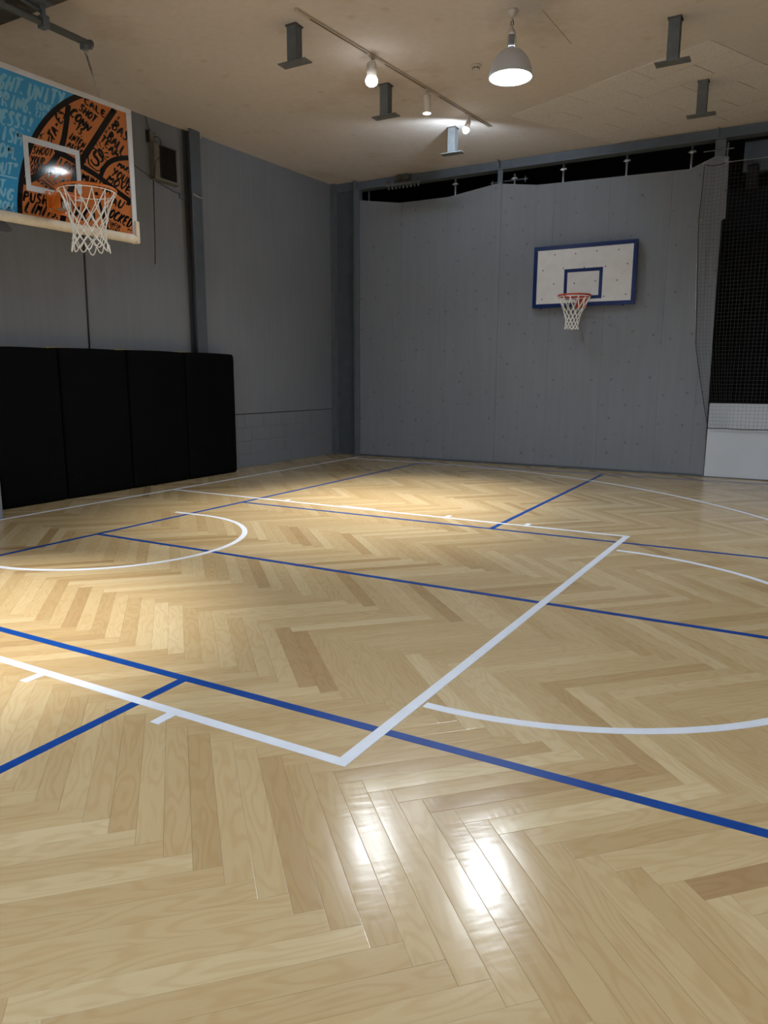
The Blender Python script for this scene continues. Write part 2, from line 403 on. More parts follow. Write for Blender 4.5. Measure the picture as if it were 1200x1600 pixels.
# half wall on the right with the unlit room, coloured near black, behind
wall_half = struct(MB().box(5.845, XR, YB-.03, YB+.10, 0, 1.067), 'wall_half', M_HALF, bevel=.006)
struct(MB().box(5.845, XR, YB-.036, YB-.03, 0, .012), 'baseboard_right', M_STEEL)
struct(MB().box(XL-.3, XR, 10.9, 11.2, -.006, ZC+.2), 'wall_far', M_UNLITROOM)
struct(MB().box(XL-.3, XL, YB+.33, 10.9, -.006, ZC+.2), 'wall_far_left', M_UNLITROOM)
struct(MB().box(XL-.3, XR+.3, YB+.33, 11.2, ZC, ZC+.2), 'ceiling_far', M_UNLITROOM)
struct(MB().box(XL, XR, YB+.14, 10.9, -.006, .002), 'floor_far', M_UNLITROOM)

# ------------------------------------------------------------------ herringbone floor
PW, PL = .0832, .832
XP, YP = .11766, .5883            # pitch along a band, band height
def in_view(x, y, z=0):
    d = Vector((x, y, z))-Vector(CAM); q = d.dot(cf)
    if q < .1: return None
    return 600+FPX*d.dot(cr)/q, 800-FPX*d.dot(cu)/q
planks = []
u = Vector((cos(pi/4), sin(pi/4))); v = Vector((-sin(pi/4), cos(pi/4)))
# lower tip of plank 0 in band 0 lies at x=6.134, y=-3.018
ORG = Vector((6.134-.0588, -3.0178))
def add_plank(c, ax, L_, W_):
    """c centre, ax long axis"""
    if not (XL-.3 < c.x < XR+.2 and YF-.2 < c.y < YB+.5): return
    planks.append((c, ax))
bands = range(-11, 19)
per = 2*PL
for j in range(-160, 260):
    for k in range(-12, 14):
        # A plank: u in [jW+2Lk, +W], v in [-jW, L-jW]
        cu_ = j*PW+PW/2 + per*k; cv_ = -j*PW+PL/2
        add_plank(ORG + u*cu_ + v*cv_, v, PL, PW)
        cu_ = j*PW+PL+PL/2 + per*k - 0*PW; cv_ = -j*PW+PW/2
        add_plank(ORG + u*cu_ + v*cv_, u, PL, PW)
def plank_geo(c, ax, mb, uvg, uvl, uvt, rnd):
    px = Vector((-ax.y, ax.x)); g = .0006; bw = .0009; bd = .00014
    hl, hw = PL/2-g/2, PW/2-g/2
    tz = rnd.uniform(-.0002, .0002); tx = rnd.uniform(-.0018, .0018); ty = rnd.uniform(-.0005, .0005)
    def P(a, b, z): q = c+ax*a+px*b; return (q.x, q.y, z+b*tx+a*ty)
    o = (rnd.uniform(0, 60), rnd.uniform(0, 60)); tone = rnd.betavariate(3.2, 2.2)
    if rnd.random() < .08: tone *= .35
    A = [(-hl+bw, -hw+bw), (hl-bw, -hw+bw), (hl-bw, hw-bw), (-hl+bw, hw-bw)]
    B = [(-hl, -hw), (hl, -hw), (hl, hw), (-hl, hw)]
    n = len(mb.v)
    mb.v += [P(a, b, tz) for a, b in A] + [P(a, b, tz-bd) for a, b in B] + [P(a, b, -.007) for a, b in B]
    loc = A+B+B
    fs = [(0, 1, 2, 3)]
    for i in range(4):
        k = (i+1) % 4; fs.append((4+i, 4+k, k, i)); fs.append((8+i, 8+k, 4+k, 4+i))
    for f in fs:
        mb.f.append(tuple(n+i for i in f)); mb.sm.append(False)
        for i in f:
            a, b = loc[i]; uvg += [a+o[0], b+o[1]]; uvl += [a/hl, b/hw]; uvt += [tone, .5]
def clip_ok(c): return XL-.42 < c.x < XR and YF < c.y
seen = []
for i, (c, ax) in enumerate(planks):
    px = Vector((-ax.y, ax.x)); n_in = 0
    for a in (-.9, -.45, 0, .45, .9):
        for b in (-.8, 0, .8):
            q = c+ax*(a*PL/2)+px*(b*PW/2); s = in_view(q.x, q.y)
            if s and 0 < s[0] < 1200 and 0 < s[1] < 1600: n_in += 1
    d = (Vector((c.x, c.y, 0))-Vector(CAM)); dist = d.length
    seen.append((n_in/15*PL*PW*abs(d.z)/dist**3, i))
seen.sort(reverse=True)
big = set(i for s, i in seen[:300] if s > 0)
rnd = random.Random(11)
rest = MB(); ug, ul, ut = [], [], []
for i, (c, ax) in enumerate(planks):
    if not (XL-.5 < c.x < XR+.2 and c.y < YB+.45): continue
    if i in big:
        one = MB(); a, b, t = [], [], []
        plank_geo(c, ax, one, a, b, t, rnd); one.uv = [('grain', a), ('local', b), ('tone', t)]
        one.build('plank', M_WOOD, floor)
    else: plank_geo(c, ax, rest, ug, ul, ut, rnd)
rest.uv = [('grain', ug), ('local', ul), ('tone', ut)]
rest.build('plank_field', M_WOOD, floor, kind='stuff')

# ------------------------------------------------------------------ painted court lines (flat prints on the floor, a hair proud)
ZL = .0010
_lz = [0]
def strip(p, q, w, name, m_, label=None, side=0):
    """side: 0 centred; +1/-1 strip lies left/right of p->q"""
    p, q = Vector(p), Vector(q); t = (q-p).normalized(); n = Vector((-t.y, t.x))
    a, b = (w/2, -w/2) if side == 0 else ((w, 0) if side > 0 else (0, -w))
    _lz[0] += 1; z = ZL+_lz[0]*.00001 if m_ is M_BLUE else ZL+.0005+_lz[0]*.00001
    poly = [p+n*b, q+n*b, q+n*a, p+n*a]
    return MB().prism([(v_.x, v_.y) for v_ in poly], -.0003, z).build(name, m_, floor, label=label)
def arc(c, r, a0, a1, w, name, m_, label, n=64, pre=(), post=()):
    _lz[0] += 1; z = ZL+.0005+_lz[0]*.00001
    pts = list(pre)+[(c[0]+r*cos(R(a0+(a1-a0)*i/n)), c[1]+r*sin(R(a0+(a1-a0)*i/n))) for i in range(n+1)]+list(post)
    mb = MB(); L_, Rr = [], []
    for i, p in enumerate(pts):
        a = Vector(pts[max(i-1, 0)]); b = Vector(pts[min(i+1, len(pts)-1)]); t = (b-a).normalized(); nn = Vector((-t.y, t.x))
        L_.append(Vector(p)+nn*w/2); Rr.append(Vector(p)-nn*w/2)
    for i in range(len(pts)-1):
        a, b, c2, d = Rr[i], Rr[i+1], L_[i+1], L_[i]
        mb.quad((a.x, a.y, z), (b.x, b.y, z), (c2.x, c2.y, z), (d.x, d.y, z))
        mb.quad((a.x, a.y, -.0003), (b.x, b.y, -.0003), (b.x, b.y, z), (a.x, a.y, z))
        mb.quad((c2.x, c2.y, -.0003), (d.x, d.y, -.0003), (d.x, d.y, z), (c2.x, c2.y, z))
    return mb.build(name, m_, floor, label=label)
WL, BL = 'white court line', 'blue court line'
LW = .048
def bl(p, q, lab): strip(p, q, LW, 'court_line', M_BLUE, lab)
def wl(p, q, lab, side=0, w=LW): strip(p, q, w, 'court_line', M_WHITE, lab, side)
bl((1.470, -5.2), (1.478, 6.70), 'blue sideline nearest the black mats')
bl((1.478, -.018), (10.5, -.06), 'blue net line down the middle')
bl((1.478, 1.99), (10.5, 2.01), 'blue short service line on the far side')
bl((1.478, -2.03), (10.5, -2.005), 'blue short service line on the near side')
bl((4.49, 2.0), (4.495, 6.68), 'blue centre line on the far side')
bl((4.492, -2.03), (4.51, -6.7), 'blue centre line on the near side')
bl((1.456, 6.60), (10.5, 6.80), 'blue back line along the back wall')
FA, FB = Vector((5.706, 2.309)), Vector((5.565, -2.325))
wl(tuple(FB), tuple(FA), 'white free throw line', side=1, w=.052)
wl((.10, 2.30), (5.70, 2.309-.024), 'white lane line on the far side')
wl((.10, -2.30), (5.56, -2.325+.024), 'white lane line on the near side')
wl((.09, -5.6), (.085, 6.86), 'white baseline by the black mats', w=.045)
wl((3.862, -2.32), (3.862, -2.42), 'short white lane mark'); wl((4.705, -2.32), (4.705, -2.42), 'short white lane mark')
wl((1.84, 2.30), (1.84, 2.40), 'short white lane mark'); wl((3.88, 2.30), (3.88, 2.42), 'short white lane mark')
wl((4.73, 2.30), (4.73, 2.42), 'short white lane mark')
wl((2.60, 2.335), (3.02, 2.335), 'white lane block', w=.06)
arc((1.66, -.02), 1.172, -88, 88, .048, 'court_line', M_WHITE, 'white no-charge semicircle', pre=[(1.28, -1.19)], post=[(1.28, 1.145)])
arc((5.64, -.02), 1.70, -91.5, 87.5, .048, 'court_line', M_WHITE, 'white free throw circle')
arc((1.355, .062), 6.606, -80, 76, .045, 'court_line', M_WHITE, 'white three point arc', n=140, post=[(2.3, 6.60), (1.6, 6.665), (1.35, 6.675), (.04, 6.64)])

# ------------------------------------------------------------------ wall and ceiling steelwork
X0 = XL
# deep H column filling the back-left corner (open side towards the room)
t = thing('corner_column', (-.35, YB, 0), 'wide dark grey steel column filling the back left corner of the court', 'column')
MB().box(-.555, -.135, YB+.05, YB+.065, 0, ZC).build('web', M_STEEL, t)
MB().box(-.64, -.565, YB-.03, YB+.10, 0, ZC-.001).build('side_plate', M_STEEL2, t)
MB().box(-.565, -.55, YB-.05, YB+.12, 0, ZC-.001).build('flange', M_STEEL2, t)
MB().box(-.135, -.12, YB-.07, YB+.12, 0, ZC-.001).build('flange', M_STEEL2, t)
MB().box(-.12, -.052, YB-.02, YB+.10, 0, ZC-.15).build('side_plate', M_STEEL2, t)
# H column on the left wall
t = thing('wall_column', (X0+.06, 3.59, 0), 'dark grey steel column on the left wall behind the black mats', 'column')
zw = ZC-drop(3.5)-.001
MB().box(X0+.001, X0+.012, 3.50, 3.70, 0, zw).build('flange', M_STEEL, t)
MB().box(X0+.012, X0+.125, 3.585, 3.60, 0, zw).build('web', M_STEEL, t)
MB().box(X0+.125, X0+.14, 3.50, 3.70, 0, zw).build('flange', M_STEEL, t, bevel=.002)
MB().tube([(X0+.13, 3.70, 4.64), (X0+.13, 3.735, 4.64)], .014, 10).build('bolt', M_GALV, t)
# top beam over the back wall: web, top and bottom flange
t = thing('back_beam', (3, YB+.08, 4.7), 'long dark grey steel beam under the ceiling above the back wall', 'beam')
MB().box(-.118, XR, YB+.075, YB+.09, 4.66, ZC-.001).build('web', M_STEEL2, t)
MB().box(-.118, XR, YB-.01, YB+.17, 4.648, 4.66).build('flange', M_STEEL2, t)
MB().box(-.55, -.136, YB+.03, YB+.045, 4.66, ZC-.001).build('web', M_STEEL2, t)
MB().box(-.55, -.136, YB-.02, YB+.045, 4.648, 4.66).build('flange', M_STEEL2, t)
for x in (2.50, 5.67, 8.9):
    MB().prism([(0, ZC-.002), (-.11, ZC-.002), (-.09, ZC-.03), (-.02, 4.662), (0, 4.662)], x-.006, x+.006, lambda a, b, c: (c, YB+.075+a, b)).build('gusset', M_STEEL2, t)
# short posts that carry the beam
t = thing('beam_post', (2.525, YB+.06, 4.3), 'flat grey post joining wall seam to back beam, left of the blue framed backboard', 'post')
MB().box(2.485, 2.565, YB+.03, YB+.05, 4.2, 4.648).build('plate', M_STEEL2, t); MB().box(2.52, 2.53, YB+.05, YB+.13, 4.2, 4.648).build('web', M_STEEL2, t)
t = thing('beam_post', (5.70, YB+.06, 4.3), 'flat grey post under the back beam beside the dark opening and hanging net', 'post')
MB().box(5.64, 5.775, YB+.035, YB+.055, 4.3, 4.648).build('plate', M_STEEL2, t); MB().box(5.70, 5.712, YB+.055, YB+.13, 4.3, 4.648).build('web', M_STEEL2, t)
MB().box(5.50, 5.88, YB+.01, YB+.03, 4.50, 4.512).build('cross_arm', M_STEEL2, t)
MB().box(5.79, 5.81, YB+.05, YB+.07, 4.30, 4.60).build('angle', M_STEEL2, t)
# thin upright pipes behind the wall edge with clamps
labs = ['short thin steel pipe in the dark gap beside the corner column', 'thin steel pipe with clamp in the gap left of the beam post', 'thin clamped steel pipe in the gap just right of the wall seam post',
        'thin clamped steel pipe in the dark gap above the blue framed backboard, left one', 'thin clamped steel pipe in the dark gap above the backboard right corner', 'last thin clamped steel pipe before the net, at the right end of the gap']
for (x, cl, zt), lb in zip([(.045, 0, 4.64), (1.70, 1, 4.646), (2.72, 1, 4.60), (3.50, 1, 4.646), (4.44, 1, 4.646), (5.33, 1, 4.646)], labs):
    t = thing('support_pipe', (x, YB+.15, 4.2), lb, 'pipe', 'upright pipes in the gap above the back wall')
    MB().tube([(x, YB+.165, 4.2), (x, YB+.165, zt)], .016, 10).build('pipe', M_GALV, t)
    if cl:
        z = 4.555 if x != 2.72 else 4.52
        MB().box(x-.05, x+.05, YB+.135, YB+.15, z, z+.014).box(x-.026, x+.026, YB+.125, YB+.19, z-.012, z+.024).build('clamp', M_GALV, t, bevel=.004)
        MB().tube([(x+.045, YB+.11, z+.006), (x+.045, YB+.17, z+.006)], .011, 8).build('bolt', M_GALV, t)
MB_ = MB().box(2.30, 2.92, YB+.20, YB+.215, 4.512, 4.526)
t = thing('rail_bracket', (2.6, YB+.17, 4.5), 'small horizontal bracket rail crossing the beam post above the wall seam', 'bracket')
MB_.build('rail', M_STEEL2, t)
for x in (2.33, 2.88): MB().tube([(x, YB+.207, 4.47), (x, YB+.207, 4.56)], .009, 8).build('bolt', M_GALV, t)
# curtain trolley cluster on the beam
t = thing('curtain_trolley', (.83, YB-.03, 4.64), 'dark comb-like trolley bracket clamped under the back beam near the corner', 'bracket')
MB().box(.50, 1.16, YB-.05, YB-.035, 4.615, 4.655).build('bar', M_POST, t)
for i in range(9):
    x = .55+i*.070
    MB().tube([(x, YB-.03, 4.615), (x, YB-.03, 4.565)], [.013, .017], 8).build('hook', M_POST, t)
    if i % 2 == 0: MB().tube([(x, YB-.06, 4.66), (x, YB-.06, 4.69)], .011, 6).build('bolt', M_RUST, t)
for x in (.74, .90):
    MB().tube([(x, YB-.06, 4.735), (x, YB+.0, 4.735)], .042, 16).build('wheel', M_RUST, t)
MB().box(.69, .95, YB-.005, YB+.02, 4.66, 4.78).build('carriage', M_RUST, t, bevel=.006)
# ceiling beam at top left
t = thing('ceiling_beam', (2, .42, 4.7), 'wide dark painted steel beam under the ceiling above the printed backboard', 'beam')
SH[0] = 'follow'
MB().box(XL, XR, -.30, .165, 4.66, 4.675).build('flange', M_RUST, t)
MB().box(XL, XR, -.075, -.06, 4.675, ZC-.001).build('web', M_RUST, t)
SH[0] = None

# lights' ceiling posts ---------------------------------------------
PLAB = ['grey hanging ceiling post left of the track lights, nearest the camera', 'grey hanging ceiling post between the first and second track spotlights',
        'hanging ceiling post lit pale blue by the small tilted lamp', 'grey hanging ceiling post at top right, nearer of the right pair', 'grey hanging ceiling post under the textured tiles near the back beam']
for (x, y, zb), lb in zip([(2.475, 1.765, 4.331), (2.498, 3.505, 4.366), (2.530, 5.325, 4.425), (5.610, 3.43, 4.327), (5.672, 5.228, 4.383)], PLAB):
    ZP = ZC-drop(y-.06)
    t = thing('ceiling_post', (x, y, ZP), lb, 'post', 'short posts hanging from the ceiling')
    MB().box(x-.052, x+.052, y-.05, y-.042, zb, ZP-.001).build('flange', M_POST, t)
    MB().box(x-.052, x+.052, y+.042, y+.05, zb, ZP-.001).build('flange', M_POST, t)
    MB().box(x-.004, x+.004, y-.042, y+.042, zb, ZP-.001).box(x+.040, x+.046, y-.042, y+.042, zb, ZP-.001).box(x-.046, x-.040, y-.042, y+.042, zb, ZP-.001).build('web', M_POST, t)
    MB().box(x-.155, x+.155, y-.062, y+.062, zb-.010, zb).build('foot_plate', M_POST, t)
    MB().box(x-.062, x+.062, y-.06, y+.06, ZP-.012, ZP+.0).build('top_plate', M_RUST, t)
    for s in (-1, 1):
        MB().tube([(x+s*.115, y, zb-.018), (x+s*.115, y, zb+.004)], .009, 8).build('bolt', M_GALV if s > 0 and abs(x-2.53) < .01 else M_POST, t)

# track rail and lamps ----------------------------------------------
TA, TB = Vector((2.695, 1.484)), Vector((2.999, 5.499))
SH[0] = 'follow'
td = (TB-TA).normalized(); tn = Vector((-td.y, td.x)); TL = (TB-TA).length
def tr(a, b, c): q = TA+td*a+tn*b; return (q.x, q.y, c)
t = thing('light_track', (2.7, 3.7, ZC), 'long cream lighting track on the ceiling with a black slot', 'track')
MB().prism([(0, -.017), (TL, -.017), (TL, .017), (0, .017)], ZC-.024, ZC-.001, tr).build('rail', M_TRACK, t, bevel=.002)
def sfrac(x, y): return (Vector((x, y))-TA).dot(td)
S1, S2, S3 = sfrac(2.785, 2.68), sfrac(2.86, 3.815), sfrac(2.93, 4.877)
for a, b in ((.19, S1-.08), (S1+.16, S2-.05), (S2+.2, S3-.01), (S3+.03, TL-.03)):
    MB().prism([(a, -.006), (b, -.006), (b, .006), (a, .006)], ZC-.0255, ZC-.024, tr).build('slot', M_SLOT, t)
for s in (0, S1+.05, S2+.08):
    MB().prism([(s, -.019), (s+.19, -.019), (s+.19, .019), (s, .019)], ZC-.029, ZC-.024, tr).build('feed_box', M_TRACK, t, bevel=.002)
def axis_mat(o, d):
    """z axis of local points along direction d"""
    q = Vector(d).normalized().to_track_quat('Z', 'Y').to_matrix().to_4x4(); q.translation = Vector(o); return q
def spot(s, kind, lb, aim):
    x, y, _ = tr(s, 0, 0); zt = ZC-.029; SH[0] = y
    t = thing('track_spotlight', (x, y, zt), lb, 'lamp', 'spotlights on the ceiling track')
    MB().prism([(s-.04, -.014), (s+.04, -.014), (s+.04, .014), (s-.04, .014)], zt-.012, zt, tr).build('adapter', M_LAMPW, t, bevel=.002)
    if kind == 'big':
        zc = zt-.055
        MB().tube([(x, y, zt-.012), (x, y, zc+.02)], .009, 8).build('stem', M_LAMPW, t)
        w = .062; k = Vector((cos(R(-29)), sin(R(-29))))      # yoke plane
        def yk(a, z): return (x+k.x*a, y+k.y*a, z)
        MB().tube([yk(-w, zc-.11), yk(-w, zc+.018), yk(w, zc+.018), yk(w, zc-.11)], .004, 6).build('yoke', M_LAMPW, t)
        MB().lathe([(.02, 0.0), (.044, -.004), (.052, -.02), (.052, -.140)], (x, y, zc), 28).build('housing', M_LAMPW, t)
        MB().lathe([(.052, -.140), (.062, -.160), (.064, -.180), (.054, -.205), (.034, -.220), (.0, -.226)], (x, y, zc), 28).build('bulb', M_BULB, t)
        return Vector((x, y, zc-.24))
    if kind == 'can':
        zc = zt-.05; k = Vector((cos(R(-29)), sin(R(-29))))
        MB().tube([(x, y, zt-.012), (x, y, zc+.01)], .012, 8).build('stem', M_LAMPW, t)
        MB().tube([(x-k.x*.048, y-k.y*.048, zc+.008), (x-k.x*.048, y-k.y*.048, zc-.09)], .0055, 6).build('yoke', M_LAMPW, t)
        MB().lathe([(.03, 0), (.042, -.008), (.0435, -.03), (.0435, -.19)], (x, y, zc), 28).build('housing', M_LAMPW, t)
        MB().shell([(.0435, -.19), (.047, -.20), (.044, -.20), (.040, -.192)], (x, y, zc), 28).build('rim_ring', M_LAMPW, t)
        MB().lathe([(.044, -.201), (.03, -.206), (0, -.208)], (x, y, zc), 28).build('lens', M_BULB, t)
        return Vector((x, y, zc-.215))
    d = Vector((-.30, -.18, -1)).normalized()
    o = Vector((x, y, zt-.07)); Mx = axis_mat(o, d)
    MB().tube([(x, y, zt-.010), (x, y, zt-.075)], [.012, .009], 8).build('stem', M_LAMPW, t)
    def L3(prof, nm, mt):
        mb = MB(); mb.lathe([(r, z) for r, z in prof], (0, 0, 0), 24, Mx); mb.build(nm, mt, t)
    L3([(.015, -.01), (.026, 0), (.028, .012), (.038, .09)], 'housing', M_LAMPW)
    L3([(.038, .09), (.045, .10), (.046, .115), (.036, .138), (.018, .150), (0, .153)], 'bulb', M_BULB2)
    return o+d*.165
a1 = spot(S1, 'big', 'brightest white track spotlight, first from the camera end of the track', None)
a2 = spot(S2, 'can', 'white cylinder track spotlight pointing straight down, middle of the track', None)
a3 = spot(S3, 'small', 'small tilted lamp at the far end of the track beside the lit post', None)
def low(a): return Vector((a.x, a.y, a.z-drop(a.y)))
a1, a2, a3 = low(a1), low(a2), low(a3)
SH[0] = None
lamp('spot_light_first', 'SPOT', a1, P_POOL, NEUT, (2.75, 1.9, 0), .05, 62, .9)
lamp('spot_spill_first', 'SPOT', a1, 130, COOL, (3.9, .6, 0), .07, 140, .5)
lamp('spot_spill_middle', 'SPOT', a2, 30, COOL, (2.9, 3.4, 0), .045, 150, .5)
lamp('spot_light_middle', 'SPOT', a2, P_POOL*.9, NEUT, (2.9, 3.5, 0), .04, 56, .9)
lamp('bulb_light', 'SPOT', a3, P_BULB, (.74, .87, 1.0), a3+Vector((-.50, .60, -.60)), .035, 174, .3)

# bell pendants -----------------------------------------------------
def pendant(x, y, lb, group):
    SH[0] = y
    t = thing('pendant_lamp', (x, y, ZC-drop(y)), lb, 'lamp', group)
    c = (x, y, 0)
    MB().lathe([(.048, ZC-.001), (.050, ZC-.008), (.038, ZC-.022), (.018, ZC-.045), (.012, ZC-.06)], c, 24).build('canopy', M_LAMPW, t)
    MB().tube([(x, y-.012, ZC-.062), (x, y-.016, ZC-.08), (x, y, ZC-.095), (x, y+.016, ZC-.08), (x, y+.012, ZC-.062)], .0045, 6).build('hook', M_GALV, t)
    MB().tube([(x-.010, y, ZC-.088), (x-.014, y, ZC-.115), (x, y, ZC-.132), (x+.014, y, ZC-.115), (x+.010, y, ZC-.088)], .0045, 6, closed=True).build('link', M_CABLE, t)
    z0 = ZC-.132
    MB().lathe([(.010, z0), (.016, z0-.02), (.030, z0-.040), (.036, z0-.058), (.036, z0-.078)], c, 24).build('cap', M_LAMPW, t)
    zc1, zc2 = z0-.078, z0-.190
    mb = MB(); mb.lathe([(.028, zc1), (.030, zc2)], c, 20); mb.build('ballast', M_CABLE, t)
    for i in range(9):
        z = zc1-.010-i*.010; mb = MB(); mb.lathe([(.030, z+.002), (.040, z+.002), (.040, z-.002), (.030, z-.002)], c, 24); mb.build('cooling_fin', M_GALV, t)
    for k in range(4):
        a = R(45+90*k+20); MB().tube([(x+.039*cos(a), y+.039*sin(a), zc1+.002), (x+.046*cos(a), y+.046*sin(a), zc2-.002)], .005, 6).build('strut', M_LAMPW, t)
    zs = zc2
    H = .235; prof = []
    for i in range(17):
        u_ = i/16; prof.append((.046+(.196-.046)*math.sin(u_*pi/2*.98)**.92 if i else .046, zs-H*(u_**1.5)))
    MB().shell(prof, c, 48).build('shade', M_SHADE, t)
    MB().shell([(r-.003, z-.002) for r, z in prof], c, 48).build('reflector', M_REFL, t)
    MB().shell([(.193, prof[-1][1]), (.200, prof[-1][1]-.001), (.200, prof[-1][1]+.008), (.195, prof[-1][1]+.008)], c, 48).build('rim', M_SHADE, t)
    zl = prof[-1][1]+.045
    MB().lathe([(.125, zl+.02), (.12, zl+.002), (.09, zl-.006), (0, zl-.008)], c, 40).build('lamp_face', M_LED, t)
    SH[0] = None
    return Vector((x, y, prof[-1][1]-.01-drop(y)))
specs = [(4.352, 2.511, 'silver bell pendant lamp hanging lit from the ceiling on a hook'),
         (4.24, -2.9, None), (9.0, 2.83, None), (9.0, -2.9, None), (6.6, -6.6, None)]
for x, y, lb in specs:
    p = pendant(x, y, lb or 'silver bell pendant lamp behind the camera', 'silver bell pendant lamps' if lb else 'silver bell pendant lamps behind the camera')
    lamp('pendant_light', 'AREA', p, P_PEND if lb else P_BACK, COOL, (x, y, 0), .25, spread=155)
lamp('glazing_fill', 'AREA', (6.2, YF-.35, 1.4), P_FILL, (.78, .88, 1.0), (6.2, 0, 1.6), 4.5)  # added cool fill lamp, shining in through the unseen glazing
bpy.data.lights['glazing_fill'].shape = 'RECTANGLE'; bpy.data.lights['glazing_fill'].size = 5.8; bpy.data.lights['glazing_fill'].size_y = 2.4
# second track out of view with its own floor pool
SH[0] = 'follow'
t = thing('light_track', (2.6, -2.6, ZC), 'cream lighting track on the ceiling left of the camera', 'track')
MB().box(2.58, 2.62, -4.4, -.6, ZC-.024, ZC-.001).build('rail', M_TRACK, t, bevel=.002)
for y, aim in ((-2.1, (2.75, -2.15, 0)),):
    t = thing('track_spotlight', (2.6, y, ZC-.03), 'white cylinder track spotlight left of the camera', 'lamp')
    MB().tube([(2.6, y, ZC-.0245), (2.6, y, ZC-.08)], .012, 8).build('stem', M_LAMPW, t)
    MB().lathe([(.03, ZC-.08), (.046, ZC-.09), (.046, ZC-.27)], (2.6, y, 0), 24).build('housing', M_LAMPW, t)
    MB().lathe([(.044, ZC-.271), (0, ZC-.276)], (2.6, y, 0), 24).build('lens', M_BULB, t)
    lamp('spot_light_left', 'SPOT', (2.6, y, ZC-.29-drop(y)), P_POOL*1.3, NEUT, aim, .05, 50, .9)

# smoke detector
SH[0] = 3.50
t = thing('smoke_detector', (3.60, 3.50, ZC-drop(3.5)), 'small round white smoke detector on the ceiling left of the pendant lamp', 'detector')
c = (3.60, 3.50, 0)
MB().lathe([(.056, ZC-.001), (.058, ZC-.016), (.050, ZC-.022)], c, 28).build('base', M_LAMPW, t)
MB().lathe([(.040, ZC-.020), (.038, ZC-.040), (.022, ZC-.052), (0, ZC-.053)], c, 28).build('sensor_head', M_LAMPW, t)
for k in range(8):
    a = 2*pi*k/8; x, y = c[0]+.037*cos(a), c[1]+.037*sin(a)
    MB().box(-.009, .009, -.003, .003, ZC-.040, ZC-.030, Matrix.Translation((x, y, 0)) @ Matrix.Rotation(a+pi/2, 4, 'Z')).build('vent_slot', M_SLOT, t)

# acoustic tile patch: brick pattern turned against the room ---------
SH[0] = 'follow'
tp = thing('tile_patch', (4.8, 5.8, ZC), 'rotated patch of pale fissured acoustic tiles on the ceiling near the back beam', 'ceiling tiles')
A = Vector((3.376, 5.243)); tu = Vector((.907, -.421)); tv = Vector((.421, .907))
row_off = [0, .48, .96, .50, .07, .60, .15, .66]
TWD, THT, UL = .905, .425, 2.735
for r_ in range(8):
    xs = [0]; s = (row_off[r_] % TWD) or TWD
    while s < UL-.05: xs.append(s); s += TWD
    xs.append(UL)
    for a, b in zip(xs, xs[1:]):
        g = .0045
        poly = [A+tu*p+tv*q for p, q in ((a+g, r_*THT+g), (b-g, r_*THT+g), (b-g, (r_+1)*THT-g), (a+g, (r_+1)*THT-g))]
        poly = clip_poly([(q.x, q.y) for q in poly], 0, 1, YB-.015)
        if len(poly) < 3: continue
        ar = abs(sum(poly[i][0]*poly[(i+1) % len(poly)][1]-poly[(i+1) % len(poly)][0]*poly[i][1] for i in range(len(poly))))/2
        if ar < .004: continue
        dz = random.uniform(0, .002)
        MB().prism(poly, ZC-.010-dz, ZC-.001).build('tile', M_TILE, tp)

# long plaster crack near the pendant
MB().prism([(4.585, 2.649), (4.590, 2.649), (4.626, 3.499), (4.621, 3.499)], ZC-.0015, ZC-.0005).build('joint_line', M_VENTW, ceiling)
SH[0] = None

# ------------------------------------------------------------------ things on the left wall
t = thing('wall_vent', (X0, 3.1, 4.15), 'old square wall vent with dark louvre and grubby white frame, high on the left wall', 'vent')
MB().box(X0, X0+.10, 2.89, 2.98, 3.93, 4.37).build('side_box', M_VENTW, t, bevel=.004)
MB().box(X0, X0+.075, 2.98, 3.345, 3.935, 3.965).box(X0, X0+.075, 2.98, 3.0, 3.93, 4.39).box(X0, X0+.05, 3.325, 3.345, 3.93, 4.39).box(X0, X0+.05, 2.98, 3.345, 4.375, 4.39).build('frame', M_VENTW, t)
MB().box(X0, X0+.02, 3.0, 3.325, 3.96, 4.38).build('back_plate', M_VENTD, t)
for i in range(14):
    y = 3.01+i*.0228
    MB().box(X0+.02, X0+.055, y, y+.006, 3.966, 4.374, None).build('louvre', M_VENTD, t)
t = thing('switch_box', (X0, 2.92, 4.44), 'small pale junction box with a black cable above the wall vent', 'box')
MB().box(X0, X0+.06, 2.865, 2.975, 4.375, 4.505).build('box', M_VENTW, t, bevel=.004)
MB().box(X0, X0+.062, 2.855, 2.868, 4.37, 4.51).build('side', M_CABLE, t)
MB().tube([(X0+.06, 2.94, 4.44), (X0+.10, 2.96, 4.445), (X0+.11, 3.0, 4.41), (X0+.10, 3.01, 4.36), (X0+.102, 2.985, 4.30), (X0+.103, 2.99, 4.1), (X0+.10, 3.0, 3.96)], .006, 6).build('cable', M_CABLE, t)
MB().tube([(X0+.03, 2.92, 4.505), (X0+.012, 2.90, 4.56), (X0+.008, 2.86, 4.67)], .004, 6).build('cable', M_CABLE, t)
MB().tube([(X0+.104, 2.985, 4.22), (X0+.105, 2.90, 4.13), (X0+.10, 2.88, 3.95), (X0+.06, 2.87, 3.93)], .0035, 6).build('cable', M_CABLE, t)
def wall_cable(pts, r, lb, cat='cable', m_=None):
    t = thing('wall_cable', (X0, pts[0][0], pts[0][1]), lb, cat)
    MB().tube([(X0+r+.002, y, z) for y, z in pts], r, 6).build('cable', m_ or M_CABLE, t); return t
wall_cable([(1.80, 4.64), (1.79, 3.4), (1.775, 2.4), (1.765, 1.55)], .009, 'dark vertical conduit on the left wall running down behind the black mats')
wall_cable([(2.945, 3.93), (2.93, 3.5), (2.92, 3.2), (2.902, 2.876)], .0045, 'thin dark cord hanging straight down below the wall vent')
